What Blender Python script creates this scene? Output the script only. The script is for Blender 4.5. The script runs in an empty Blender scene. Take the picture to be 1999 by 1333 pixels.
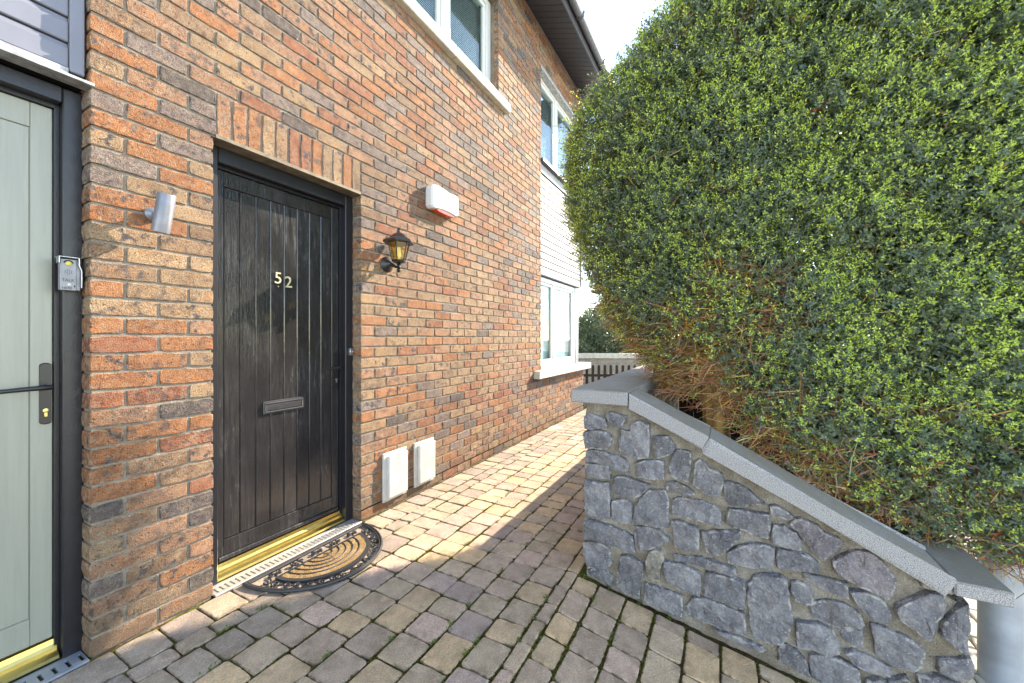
import bpy, bmesh, math, random
import numpy as np
from mathutils import Vector, Matrix, noise as mnoise
R = math.radians
SC = bpy.context.scene
COL = SC.collection

# ------------------------------------------------------------------ camera
CAMX, CAMY, CAMZ = -0.5954, -2.2384, 1.285
YAW = R(28.203)                      # view direction measured from +x (along the house wall) towards +y (the house)
cam_d = bpy.data.cameras.new('camera'); cam = bpy.data.objects.new('camera', cam_d); COL.objects.link(cam)
cam.location = (CAMX, CAMY, CAMZ)
cam.rotation_euler = (R(90), 0, YAW - R(90))
cam_d.sensor_width = 36; cam_d.lens = 772 / 1999 * 36
cam_d.shift_y = -6.5 / 1999
cam_d.clip_start = 0.05; cam_d.clip_end = 1000
SC.camera = cam

# ------------------------------------------------------------------ sky, sun, exposure
SUN_EL, SUN_AZ = 30.5, 20.5          # azimuth: from +x towards -y
w = bpy.data.worlds.new('World'); SC.world = w; w.use_nodes = True
wn = w.node_tree; bg = wn.nodes['Background']
sky = wn.nodes.new('ShaderNodeTexSky'); sky.sky_type = 'NISHITA'; sky.sun_disc = False
sky.sun_elevation = R(SUN_EL); sky.sun_rotation = R(90 + SUN_AZ)
sky.air_density = 0.75; sky.dust_density = 0.0; sky.ozone_density = 1.0
wn.links.new(sky.outputs[0], bg.inputs[0]); bg.inputs[1].default_value = 0.15
sun_d = bpy.data.lights.new('sun', 'SUN'); sun = bpy.data.objects.new('sun', sun_d); COL.objects.link(sun)
sun_d.energy = 2.0; sun_d.angle = R(0.5); sun_d.color = (1.0, 0.975, 0.95)
to_sun = Vector((math.cos(R(SUN_EL)) * math.cos(R(SUN_AZ)), -math.cos(R(SUN_EL)) * math.sin(R(SUN_AZ)), math.sin(R(SUN_EL))))
sun.rotation_euler = (-to_sun).to_track_quat('-Z', 'Y').to_euler()
sun.location = (6, -4, 8)
SC.view_settings.view_transform = 'Standard'; SC.view_settings.look = 'None'
SC.view_settings.exposure = 2.85; SC.view_settings.gamma = 1.0; SC.view_settings.use_curve_mapping = False
SC.view_settings.use_white_balance = True; SC.view_settings.white_balance_temperature = 8700; SC.view_settings.white_balance_tint = 12   # camera set for the bluish shade
SC.cycles.max_bounces = 8; SC.cycles.transparent_max_bounces = 16

# ------------------------------------------------------------------ helpers
def pix_scale(P):
    """pixels per metre (photo size) and picture position of a world point, to rank pieces by how large they show"""
    dx, dy, dz = P[0] - CAMX, P[1] - CAMY, P[2] - CAMZ
    Z = dx * math.cos(YAW) + dy * math.sin(YAW)
    if Z < 0.2: return None
    X = dx * math.sin(YAW) - dy * math.cos(YAW)
    return 772 / Z, 1000 + 772 * X / Z, 660 - 772 * dz / Z, Z

def tag(o, label=None, cat=None, group=None, kind=None):
    if label: o['label'] = label
    if cat: o['category'] = cat
    if group: o['group'] = group
    if kind: o['kind'] = kind
    return o
def empty(name, loc=(0, 0, 0)):
    o = bpy.data.objects.new(name, None); COL.objects.link(o); o.location = loc; o.empty_display_size = 0.1
    return o

class MB:
    """collects simple shapes into one mesh"""
    def __init__(s): s.v = []; s.f = []; s.sm = []; s.c = []; s.col = None
    def add(s, vs, fs, smooth=False):
        n = len(s.v); s.v += [tuple(p) for p in vs]
        s.f += [tuple(i + n for i in f) for f in fs]; s.sm += [smooth] * len(fs)
        if s.col is not None: s.c += [s.col] * len(vs)
    def box(s, x0, x1, y0, y1, z0, z1, b=0.0):
        if b <= 0:
            vs = [(x, y, z) for x in (x0, x1) for y in (y0, y1) for z in (z0, z1)]
            s.add(vs, [(0, 1, 3, 2), (4, 6, 7, 5), (0, 4, 5, 1), (2, 3, 7, 6), (0, 2, 6, 4), (1, 5, 7, 3)]); return
        b = min(b, (x1 - x0) * .45, (y1 - y0) * .45, (z1 - z0) * .45)
        vs = []; idx = {}
        for i, (x, sx) in enumerate(((x0, 1), (x1, -1))):
            for j, (y, sy) in enumerate(((y0, 1), (y1, -1))):
                for k, (z, sz) in enumerate(((z0, 1), (z1, -1))):
                    for a in range(3):
                        p = [x + sx * b, y + sy * b, z + sz * b]; p[a] = (x, y, z)[a]
                        idx[i, j, k, a] = len(vs); vs.append(p)
        I = idx; fs = []
        for i in (0, 1):
            q = [I[i, 0, 0, 0], I[i, 1, 0, 0], I[i, 1, 1, 0], I[i, 0, 1, 0]]; fs.append(q if i else q[::-1])
            q = [I[0, i, 0, 1], I[0, i, 1, 1], I[1, i, 1, 1], I[1, i, 0, 1]]; fs.append(q if i else q[::-1])
            q = [I[0, 0, i, 2], I[1, 0, i, 2], I[1, 1, i, 2], I[0, 1, i, 2]]; fs.append(q if i else q[::-1])
        for i in (0, 1):
            for j in (0, 1):
                fs.append([I[i, j, 0, 0], I[i, j, 1, 0], I[i, j, 1, 1], I[i, j, 0, 1]])
                fs.append([I[i, 0, j, 0], I[i, 1, j, 0], I[i, 1, j, 2], I[i, 0, j, 2]])
                fs.append([I[0, i, j, 1], I[1, i, j, 1], I[1, i, j, 2], I[0, i, j, 2]])
                for k in (0, 1): fs.append([I[i, j, k, 0], I[i, j, k, 1], I[i, j, k, 2]])
        s.add(vs, fs)
    def tube(s, pts, r, n=8, caps=True, smooth=True):
        P = [Vector(p) for p in pts]; rs = r if isinstance(r, (list, tuple)) else [r] * len(P)
        vs = []; fs = []; up = None
        for i, p in enumerate(P):
            t = (P[min(i + 1, len(P) - 1)] - P[max(i - 1, 0)])
            if t.length < 1e-9: t = Vector((0, 0, 1))
            t.normalize()
            if up is None: up = Vector((0, 0, 1)) if abs(t.z) < .9 else Vector((1, 0, 0))
            a = t.cross(up)
            if a.length < 1e-6: a = t.orthogonal()
            a.normalize(); b = a.cross(t).normalized(); up = b
            for k in range(n):
                an = 2 * math.pi * k / n; vs.append(p + (a * math.cos(an) + b * math.sin(an)) * rs[i])
        for i in range(len(P) - 1):
            for k in range(n):
                k2 = (k + 1) % n; fs.append((i * n + k, i * n + k2, (i + 1) * n + k2, (i + 1) * n + k))
        s.add(vs, fs, smooth)
        if caps:
            m = len(s.v) - len(vs)
            s.f.append(tuple(m + k for k in range(n))[::-1]); s.sm.append(False)
            s.f.append(tuple(m + (len(P) - 1) * n + k for k in range(n))); s.sm.append(False)
    def lathe(s, prof, c=(0, 0, 0), axis='z', n=24, smooth=True, phase=0.0):
        """prof: list of (radius, height)"""
        vs = []; fs = []
        for r, h in prof:
            for k in range(n):
                a = 2 * math.pi * k / n + phase; x, y = r * math.cos(a), r * math.sin(a)
                p = (x, y, h) if axis == 'z' else ((x, -h, y) if axis == '-y' else (h, x, y))
                vs.append((c[0] + p[0], c[1] + p[1], c[2] + p[2]))
        for i in range(len(prof) - 1):
            for k in range(n):
                k2 = (k + 1) % n; fs.append((i * n + k, i * n + k2, (i + 1) * n + k2, (i + 1) * n + k))
        s.add(vs, fs, smooth)
        m = len(s.v) - len(vs)
        for i, rev in ((0, True), (len(prof) - 1, False)):
            if prof[i][0] > 1e-5:
                q = tuple(m + i * n + k for k in range(n)); s.f.append(q[::-1] if rev else q); s.sm.append(False)
    def prism_xz(s, poly, y0, y1, bev=0.0):
        """polygon in x,z; y0 is the front (towards the path), y1 the back"""
        n = len(poly); cx = sum(p[0] for p in poly) / n; cz = sum(p[1] for p in poly) / n
        rings = [[(x, y1, z) for x, z in poly]]
        if bev:
            rings.append([(x, y0 + bev, z) for x, z in poly])
            def ins(x, z):
                d = math.hypot(x - cx, z - cz); k = max(0, 1 - bev / d); return cx + (x - cx) * k, cz + (z - cz) * k
            rings.append([(ins(x, z)[0], y0, ins(x, z)[1]) for x, z in poly])
        else: rings.append([(x, y0, z) for x, z in poly])
        vs = [p for r_ in rings for p in r_]; fs = []
        for i in range(len(rings) - 1):
            for k in range(n):
                k2 = (k + 1) % n; fs.append((i * n + k, i * n + k2, (i + 1) * n + k2, (i + 1) * n + k))
        fs.append(tuple(range(n))[::-1]); fs.append(tuple((len(rings) - 1) * n + k for k in range(n)))
        s.add(vs, fs)
    def mesh(s, name, mat=None):
        me = bpy.data.meshes.new(name); me.from_pydata(s.v, [], s.f)
        me.polygons.foreach_set('use_smooth', s.sm)
        if s.c:
            a = me.attributes.new('tint', 'FLOAT_COLOR', 'POINT'); a.data.foreach_set('color', [q for c in s.c for q in c])
        if mat: me.materials.append(mat)
        bm = bmesh.new(); bm.from_mesh(me); bmesh.ops.recalc_face_normals(bm, faces=bm.faces); bm.to_mesh(me); bm.free()
        if any(s.sm): me.set_sharp_from_angle(angle=R(38))
        me.update(); return me
    def build(s, name, mat, parent=None, kind=None):
        return link(name, s.mesh(name, mat), parent, kind)
def link(name, me, parent=None, kind=None, loc=None):
    o = bpy.data.objects.new(name, me); COL.objects.link(o)
    if parent:
        o.parent = parent
        p = parent; off = Vector((0, 0, 0))
        while p: off += p.location; p = p.parent
        o.location = (Vector(loc) if loc else Vector((0, 0, 0))) - off
    elif loc: o.location = loc
    if kind: o['kind'] = kind
    return o
def one(name, mat, parent, fn, kind=None):
    m = MB(); fn(m); return m.build(name, mat, parent, kind)
def bx(name, mat, parent, *a, **k):
    m = MB(); m.box(*a, **k); return m.build(name, mat, parent)

# ------------------------------------------------------------------ materials
class NT:
    def __init__(s, name):
        s.m = bpy.data.materials.new(name); s.m.use_nodes = True; s.t = s.m.node_tree; s.t.nodes.clear()
        s.out = s.n('ShaderNodeOutputMaterial'); s.b = s.n('ShaderNodeBsdfPrincipled'); s.l(s.b.outputs[0], s.out.inputs[0])
        s.pos = s.n('ShaderNodeNewGeometry').outputs['Position']
    def n(s, t): return s.t.nodes.new(t)
    def l(s, a, b): s.t.links.new(a, b)
    def set(s, sock, v):
        if hasattr(v, 'is_output') or isinstance(v, bpy.types.NodeSocket): s.l(v, sock)
        else: sock.default_value = v
    def noise(s, scale, detail=3, rough=.55, vec=None, off=0, stretch=None):
        n = s.n('ShaderNodeTexNoise'); n.inputs['Scale'].default_value = scale; n.inputs['Detail'].default_value = detail; n.inputs['Roughness'].default_value = rough
        v = vec or s.pos
        if off or stretch:
            mp = s.n('ShaderNodeMapping'); mp.inputs['Location'].default_value = (off, off * .7, off * 1.3)
            if stretch: mp.inputs['Scale'].default_value = stretch
            s.l(v, mp.inputs[0]); v = mp.outputs[0]
        s.l(v, n.inputs['Vector']); return n.outputs['Fac']
    def voro(s, scale, feat='F1', out='Distance', vec=None):
        n = s.n('ShaderNodeTexVoronoi'); n.feature = feat; n.inputs['Scale'].default_value = scale; s.l(vec or s.pos, n.inputs['Vector']); return n.outputs[out]
    def ramp(s, f, a, b, lo=0., hi=1.):
        n = s.n('ShaderNodeMapRange'); n.inputs[1].default_value = a; n.inputs[2].default_value = b; n.inputs[3].default_value = lo; n.inputs[4].default_value = hi
        n.interpolation_type = 'SMOOTHSTEP'; s.set(n.inputs[0], f); return n.outputs[0]
    def math(s, op, a, b=0.):
        n = s.n('ShaderNodeMath'); n.operation = op; s.set(n.inputs[0], a); s.set(n.inputs[1], b); return n.outputs[0]
    def mix(s, f, a, b, mode='MIX'):
        n = s.n('ShaderNodeMix'); n.data_type = 'RGBA'; n.blend_type = mode
        s.set(n.inputs[0], f); s.set(n.inputs[6], a if not isinstance(a, tuple) else a + (1,) * (4 - len(a))); s.set(n.inputs[7], b if not isinstance(b, tuple) else b + (1,) * (4 - len(b)))
        return n.outputs[2]
    def attr(s, name): 
        n = s.n('ShaderNodeAttribute'); n.attribute_name = name; return n.outputs
    def objcol(s):
        n = s.n('ShaderNodeObjectInfo'); return n.outputs['Color'], n.outputs['Alpha']
    def bump(s, h, dist, strength=1.):
        n = s.n('ShaderNodeBump'); n.inputs['Distance'].default_value = dist; n.inputs['Strength'].default_value = strength; s.set(n.inputs['Height'], h)
        s.l(n.outputs[0], s.b.inputs['Normal']); return n.outputs[0]
    def fin(s, col=None, rough=None, metal=None, spec=None):
        if col is not None: s.set(s.b.inputs['Base Color'], col if not isinstance(col, tuple) else col + (1,) * (4 - len(col)))
        if rough is not None: s.set(s.b.inputs['Roughness'], rough)
        if metal is not None: s.set(s.b.inputs['Metallic'], metal)
        if spec is not None: s.b.inputs['Specular IOR Level'].default_value = spec
        return s.m

def simple(name, col, rough=.5, metal=0., var=.12, scale=20, bump=0.0, bscale=200, spec=.5):
    t = NT(name); n = t.noise(scale, 4)
    c = t.mix(t.ramp(n, .3, .7), tuple(v * (1 - var) for v in col), tuple(min(1, v * (1 + var)) for v in col))
    if bump: t.bump(t.noise(bscale, 2), bump)
    return t.fin(c, rough, metal, spec)

def brick_mat(name, src):
    t = NT(name)
    if src == 'object': base, amt = t.objcol()
    else:
        a = t.attr('tint'); base, amt = a['Color'], a['Alpha']
    big = t.noise(11, 3, .6)
    c = t.mix(t.ramp(big, .42, .68, 0, .75), base, t.mix(1., base, (.62, .56, .60), 'MULTIPLY'))
    c = t.mix(t.ramp(t.noise(17, 3, off=3), .52, .72, 0, .6), c, t.mix(1., base, (1.25, .98, .72), 'MULTIPLY'))
    pale = t.ramp(t.noise(26, 4, .65, off=7), .56, .74, 0, .55)
    c = t.mix(pale, c, (.45, .36, .255))
    bl = t.math('MULTIPLY', t.ramp(t.noise(24, 4, .6, off=11), .53, .64), amt)
    c = t.mix(bl, c, (.085, .08, .09))
    spots = t.ramp(t.noise(84, 3, .6, off=5), .60, .67, 0, .8)
    c = t.mix(spots, c, (.05, .046, .05))
    fine = t.ramp(t.noise(260, 3, .6), .36, .62)
    c = t.mix(t.math('MULTIPLY', t.math('SUBTRACT', 1., fine), .8), c, t.mix(1., c, (.42, .37, .33), 'MULTIPLY'))
    ed = t.math('MULTIPLY', t.attr('edge')['Fac'], t.ramp(t.noise(40, 3, off=2), .45, .65, 0, .6))
    c = t.mix(ed, c, (.44, .36, .27))
    c = t.mix(t.ramp(t.noise(1.3, 4, .6, off=17), .42, .70, 0, .45), c, t.mix(1., c, (.68, .66, .68), 'MULTIPLY'))
    sz = t.n('ShaderNodeSeparateXYZ'); t.l(t.pos, sz.inputs[0])
    c = t.mix(t.math('MULTIPLY', t.ramp(sz.outputs[2], .0, .30, 1., 0.), t.ramp(t.noise(6, 4, .65, off=23), .35, .65, .1, .7)), c, (.10, .085, .06))
    h = t.math('ADD', t.math('MULTIPLY', t.noise(90, 4, .65), .8), t.math('ADD', t.math('MULTIPLY', fine, .35), t.math('MULTIPLY', spots, -.5)))
    t.bump(h, .0065, 1.)
    return t.fin(c, .85, spec=.3)
def paver_mat(name, src):
    t = NT(name)
    if src == 'object': base, amt = t.objcol()
    else:
        a = t.attr('tint'); base, amt = a['Color'], a['Alpha']
    c = t.mix(t.ramp(t.noise(8, 4), .35, .7, 0, .7), base, t.mix(1., base, (.72, .70, .68), 'MULTIPLY'))
    c = t.mix(t.ramp(t.noise(30, 4, .65, off=4), .52, .75, 0, .5), c, t.mix(1., base, (1.3, 1.2, 1.0), 'MULTIPLY'))
    fine = t.ramp(t.noise(210, 3, .7), .33, .66)
    c = t.mix(t.math('MULTIPLY', t.math('SUBTRACT', 1., fine), .6), c, t.mix(1., c, (.4, .38, .36), 'MULTIPLY'))
    c = t.mix(t.ramp(t.noise(170, 2, off=9), .66, .72, 0, .7), c, (.52, .50, .46))
    c = t.mix(t.ramp(t.noise(55, 2, off=19), .71, .76, 0, .75), c, (.58, .57, .54))
    c = t.mix(t.math('MULTIPLY', t.attr('edge')['Fac'], t.ramp(t.noise(22, 3, off=6), .45, .62, 0, .75)), c, (.09, .075, .035))
    t.bump(t.math('ADD', t.noise(120, 4, .7), t.math('MULTIPLY', fine, .5)), .003, .9)
    return t.fin(c, .9, spec=.25)
def bed_mat():
    t = NT('joint_bed'); n = t.noise(5, 5, .65)
    c = t.mix(t.ramp(n, .45, .6), (.085, .06, .028), (.125, .13, .025))
    c = t.mix(t.ramp(t.noise(60, 3), .35, .7), t.mix(1., c, (.45, .45, .45), 'MULTIPLY'), c)
    t.bump(t.noise(90, 4), .006); return t.fin(c, 1., spec=.1)
def mortar_mat(name, a, b, bump=.004):
    t = NT(name); c = t.mix(t.ramp(t.noise(9, 5, .65), .35, .7), a, b)
    c = t.mix(t.ramp(t.noise(5, 4, .6, off=12), .52, .7, 0, .45), c, t.mix(1., a, (.62, .52, .42), 'MULTIPLY'))
    c = t.mix(t.ramp(t.noise(150, 3), .3, .7, .6, 0), c, t.mix(1., c, (.55, .52, .48), 'MULTIPLY'))
    t.bump(t.math('ADD', t.noise(60, 4, .7), t.noise(220, 2)), bump); return t.fin(c, .95, spec=.2)
def stone_mat():
    t = NT('dark_limestone'); base, amt = t.objcol()
    c = t.mix(t.ramp(t.noise(10, 5, .65), .35, .7), t.mix(1., base, (.66, .66, .70), 'MULTIPLY'), t.mix(1., base, (1.25, 1.24, 1.22), 'MULTIPLY'))
    c = t.mix(t.ramp(t.noise(95, 6, .75), .32, .68, .7, 0), c, t.mix(1., c, (.50, .50, .53), 'MULTIPLY'))
    c = t.mix(t.ramp(t.noise(40, 6, .8, off=3), .60, .68, 0, .6), c, (.44, .44, .44))
    c = t.mix(t.ramp(t.noise(150, 3, off=8), .64, .69, 0, .85), c, (.60, .60, .58))
    c = t.mix(t.ramp(t.noise(7, 4, .6, off=31), .58, .72, 0, .35), c, (.24, .20, .15))
    ed = t.math('MULTIPLY', t.ramp(t.attr('edge')['Fac'], .35, .85), t.ramp(t.noise(24, 5, .75, off=13), .50, .58, 0, .75))
    c = t.mix(ed, c, (.52, .515, .50))
    vor = t.voro(26, 'F1', 'Distance')
    h = t.math('ADD', t.math('MULTIPLY', t.noise(20, 7, .68, off=1), 2.4), t.math('ADD', t.math('MULTIPLY', t.noise(120, 4, .7), .9), t.math('MULTIPLY', vor, 1.6)))
    t.bump(h, .011, 1.); return t.fin(c, .72, spec=.35)
def granite_mat():
    t = NT('grey_granite'); s1 = t.noise(400, 2, .6); s2 = t.noise(330, 2, .6, off=4)
    c = t.mix(t.ramp(s1, .42, .56), (.15, .15, .157), (.42, .42, .425))
    c = t.mix(t.ramp(s2, .61, .67), c, (.08, .08, .085))
    nz = t.n('ShaderNodeSeparateXYZ'); g = t.n('ShaderNodeNewGeometry'); t.l(g.outputs['Normal'], nz.inputs[0])
    up = t.math('MULTIPLY', t.ramp(nz.outputs[2], .5, .8), t.ramp(t.noise(7, 4, .6), .3, .62, .45, .95))
    c = t.mix(up, c, t.mix(.25, (.225, .19, .135), c))          # lichen and grime on the top faces
    c = t.mix(t.ramp(t.noise(14, 4, off=6), .6, .75, 0, .35), c, (.25, .24, .21))
    t.bump(s1, .0008); return t.fin(c, .7, spec=.4)
def leaf_mat(name, trans=.45, rough=.28):
    t = NT(name); a = t.attr('tint')['Color']
    t.fin(a, rough, spec=.45)
    tr = t.n('ShaderNodeBsdfTranslucent'); t.l(t.mix(1., a, (1.5, 1.45, .6), 'MULTIPLY'), tr.inputs[0])
    ms = t.n('ShaderNodeMixShader'); ms.inputs[0].default_value = trans
    t.l(t.b.outputs[0], ms.inputs[1]); t.l(tr.outputs[0], ms.inputs[2]); t.l(ms.outputs[0], t.out.inputs[0]); return t.m
def glass_mat(name, tint=(1, 1, 1), refl=.06):
    t = NT(name); tp = t.n('ShaderNodeBsdfTransparent'); tp.inputs[0].default_value = tint + (1,)
    gl = t.n('ShaderNodeBsdfGlossy'); gl.inputs['Roughness'].default_value = .02
    fr = t.n('ShaderNodeLayerWeight'); fr.inputs['Blend'].default_value = .5
    ms = t.n('ShaderNodeMixShader'); t.l(t.math('ADD', t.math('MULTIPLY', t.math('POWER', fr.outputs['Facing'], 4.5), .75), refl), ms.inputs[0])
    t.l(tp.outputs[0], ms.inputs[1]); t.l(gl.outputs[0], ms.inputs[2]); t.l(ms.outputs[0], t.out.inputs[0]); return t.m
def door_black():
    t = NT('worn_black_paint')
    oi = t.n('ShaderNodeObjectInfo'); ad = t.n('ShaderNodeVectorMath'); ad.operation = 'ADD'; sc = t.n('ShaderNodeVectorMath'); sc.operation = 'SCALE'
    t.l(oi.outputs['Random'], sc.inputs['Scale']); sc.inputs[0].default_value = (7., 3., 5.); t.l(t.pos, ad.inputs[0]); t.l(sc.outputs[0], ad.inputs[1]); v = ad.outputs[0]
    st = t.noise(34, 7, .72, vec=v, stretch=(1.6, 1.6, .16)); sp = t.noise(3.0, 4, .6, off=5, stretch=(1, 1, .7)); gr = t.noise(120, 4, .6, vec=v, stretch=(1, 1, .04))
    f = t.math('MULTIPLY', t.ramp(st, .34, .78), t.ramp(sp, .36, .66))
    c = t.mix(t.math('MULTIPLY', f, .38), (.019, .018, .019), (.10, .10, .102))
    c = t.mix(t.ramp(gr, .55, .75, 0, .35), c, (.05, .048, .047))
    c = t.mix(t.ramp(t.noise(190, 2, off=8), .69, .75, 0, .5), c, (.14, .14, .14))
    t.bump(t.math('ADD', gr, t.noise(160, 3, .6, stretch=(1, 1, .15))), .0009)
    return t.fin(c, t.math('ADD', t.math('MULTIPLY', f, .3), .13), spec=.6)
def sage_paint():
    t = NT('sage_green_paint'); n = t.noise(60, 4, .6, stretch=(1, 1, .05))
    c = t.mix(t.ramp(n, .3, .7), (.275, .28, .235), (.305, .31, .26))
    c = t.mix(t.ramp(t.noise(4, 4), .5, .8, 0, .3), c, (.345, .345, .305))
    t.bump(n, .0006); return t.fin(c, .33, spec=.5)
def coir_mat():
    t = NT('coir_fibre'); c = t.mix(t.ramp(t.noise(240, 3, .7), .35, .65), (.09, .05, .02), (.46, .31, .15))
    c = t.mix(t.ramp(t.noise(14, 3), .45, .7, 0, .5), c, (.40, .30, .19)); t.bump(t.noise(260, 3, .7), .006); return t.fin(c, .95, spec=.1)
def wood_mat(name, a, b):
    t = NT(name); c = t.mix(t.ramp(t.noise(26, 5, .6, stretch=(1, 1, .06)), .3, .7), a, b); t.bump(t.noise(40, 4, .6, stretch=(1, 1, .08)), .004); return t.fin(c, .8, spec=.25)

M = dict(
    brick=brick_mat('tumbled_brick', 'object'), brick_s=brick_mat('tumbled_brick_mass', 'attr'),
    paver=paver_mat('concrete_paver', 'object'), paver_s=paver_mat('concrete_paver_mass', 'attr'), bed=bed_mat(),
    mortar=mortar_mat('brick_mortar', (.25, .21, .17), (.34, .295, .245)), smortar=mortar_mat('stone_mortar', (.33, .29, .235), (.53, .49, .43), .014),
    stone=stone_mat(), granite=granite_mat(), leaf=leaf_mat('small_leaf'), laurel=leaf_mat('laurel_leaf', .2, .3),
    black=door_black(), blackgloss=simple('black_gloss_paint', (.012, .012, .016), .36, bump=.0006, bscale=120), sage=sage_paint(),
    blackmetal=simple('black_powder_coat', (.014, .014, .016), .32), chrome=simple('brushed_steel', (.40, .41, .43), .35, 1.),
    lettermetal=simple('dark_metal', (.16, .16, .17), .3, .85), brass=simple('polished_brass', (.80, .60, .20), .28, 1., var=.06),
    alu=simple('aluminium', (.70, .71, .72), .42, .75, var=.08, scale=60), galv=simple('galvanised_steel', (.30, .34, .40), .55, .45, var=.14, scale=7, bump=.0006, bscale=40),
    cover=simple('aged_white_plastic', (.47, .47, .455), .45, var=.10, scale=9),
    white=simple('white_upvc', (.58, .58, .57), .35, var=.02), slat=simple('white_blind', (.78, .79, .80), .5, var=.02),
    clad=simple('blue_grey_cladding', (.17, .175, .21), .36, var=.06, scale=5), clad_glare=simple('sun_glare_grey_cladding', (.27, .27, .28), .5, var=.08, scale=6),  # far window cladding: same grey boards, sun glare painted in as a lighter tone
    sill=simple('cast_stone', (.52, .49, .42), .85, var=.14, scale=14, bump=.002, bscale=160), fascia=simple('dark_grey_upvc', (.060, .062, .075), .4),
    soffit=simple('dark_soffit_board', (.045, .046, .058), .5), gutter=simple('grey_gutter', (.10, .105, .12), .25), dark=simple('dark_void', (.02, .02, .02), 1., spec=0.),
    room=simple('room_plaster', (.25, .25, .25), .9), roof=simple('slate', (.06, .06, .07), .7), lampgrey=simple('satin_grey_metal', (.19, .20, .23), .38, .35),
    amber=glass_mat('amber_glass', (1., .93, .66), .05), glass=glass_mat('window_glass', (.80, .90, .89), .03), bulb=simple('frosted_bulb', (.85, .83, .75), .3),
    red=simple('red_lens', (.62, .07, .025), .25), rubber=simple('black_rubber', (.028, .030, .034), .5, bump=.0008, bscale=90), coir=coir_mat(),
    lead=simple('lead_flashing', (.36, .36, .36), .5, .3, var=.3, scale=30), steel=simple('weathered_lintel', (.16, .13, .09), .7, .1, var=.3), soil=simple('dark_soil', (.03, .022, .015), 1., var=.5, scale=40, bump=.01, bscale=60),
    trunk=wood_mat('ochre_bark', (.16, .085, .025), (.42, .25, .085)), twig=None, numeral=simple('pale_gold_numeral', (.74, .66, .44), .35, .4), ink=simple('black_marker_ink', (.01, .01, .01), .6),
    block=mortar_mat('concrete_block', (.30, .275, .23), (.40, .37, .32)), fencewood=wood_mat('dark_stained_timber', (.025, .018, .015), (.06, .045, .038)),
    tarmac=mortar_mat('pale_concrete', (.52, .50, .45), (.60, .58, .53)), sett=mortar_mat('pale_sett', (.50, .48, .43), (.62, .60, .55)), cable=simple('cable_black', (.02, .02, .02), .6),
    intercom=simple('intercom_aluminium', (.24, .24, .26), .42, .3), yellow=simple('yellow_plastic', (.62, .52, .10), .4),
)
t = NT('dry_twig'); a = t.attr('tint')['Color']; M['twig'] = t.fin(a, .85, spec=.2)
# ------------------------------------------------------------------ ground and paving
def gz(x, y): return 0.0 if y > -1.5 else 0.18 * (y + 1.5)
mb = MB(); mb.add([(-300, -300, -.42), (300, -300, -.42), (300, 300, -.42), (-300, 300, -.42)], [(0, 1, 2, 3)])
ground = mb.build('ground', M['tarmac'], kind='structure')

path = empty('path'); path['kind'] = 'structure'
mb = MB()
ys = [.11, 0, -.5, -1.0, -1.3, -1.5, -1.8, -2.2, -2.6, -3.14]; xs = [-3, -1.5, 0, 1, 2, 3, 4, 5, 6, 7, 8.3]
for j, y in enumerate(ys):
    for i, x in enumerate(xs): mb.v.append((x, y, gz(x, y) - .0065))
for j in range(len(ys) - 1):
    for i in range(len(xs) - 1):
        a = j * len(xs) + i; mb.f.append((a, a + len(xs), a + len(xs) + 1, a + 1)); mb.sm.append(False)
mb.build('joint_bed', M['bed'], path)

def edge_attr(me, vals):
    a = me.attributes.new('edge', 'FLOAT', 'POINT'); a.data.foreach_set('value', vals)
def paver_geo(L, Wd, rnd, bev=.0045, T=.045):
    """tumbled paver, centre at origin, top at z=0; four rings"""
    n_l, n_s = 4, 4; hx, hy = L / 2, Wd / 2; cr = min(.014, L * .15, Wd * .15)
    pts = []
    for (cx, cy, a0) in ((hx - cr, hy - cr, 0), (-hx + cr, hy - cr, 90), (-hx + cr, -hy + cr, 180), (hx - cr, -hy + cr, 270)):
        for k in (0, 45, 90):
            an = R(a0 + k); q = cr * rnd.uniform(.75, 1.1)
            pts.append((cx + math.cos(an) * q + rnd.uniform(-.0015, .0015), cy + math.sin(an) * q + rnd.uniform(-.0015, .0015)))
        # a point midway along the next side
        nxt = {0: (0, hy), 90: (-hx, 0), 180: (0, -hy), 270: (hx, 0)}[a0]
        pts.append((nxt[0] + rnd.uniform(-.0025, .0025), nxt[1] + rnd.uniform(-.0025, .0025)))
    n = len(pts); v = []; f = []; e = []
    for (z, k, ed) in ((-T, 0, 1), (-bev, 0, 1), (-bev * .3, bev * .55, 1), (0, bev * 1.5, .35)):
        for x, y in pts:
            d = math.hypot(x, y); s = 1 - k / d
            v.append((x * s, y * s, z + (rnd.uniform(-.0012, .0012) if z > -T else 0))); e.append(ed)
    for i in range(3):
        for k in range(n):
            k2 = (k + 1) % n; f.append((i * n + k, i * n + k2, (i + 1) * n + k2, (i + 1) * n + k))
    c = len(v); v.append((0, 0, rnd.uniform(-.001, .0015))); e.append(0)
    for k in range(n): f.append((3 * n + k, 3 * n + (k + 1) % n, c))
    return v, f, e
rnd = random.Random(5)
rows = [(-.018, -.198), (-.203, -.305), (-.31, -.485), (-.49, -.660), (-.665, -.826), (-.831, -.990), (-.995, -1.158), (-1.163, -1.313), (-1.318, -1.466), (-1.471, -1.533)]
y = -1.538
while y > -3.1:
    h = .138 if y < -1.6 else .112
    rows.append((y, y - h)); y -= h + .005
pav = []
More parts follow.
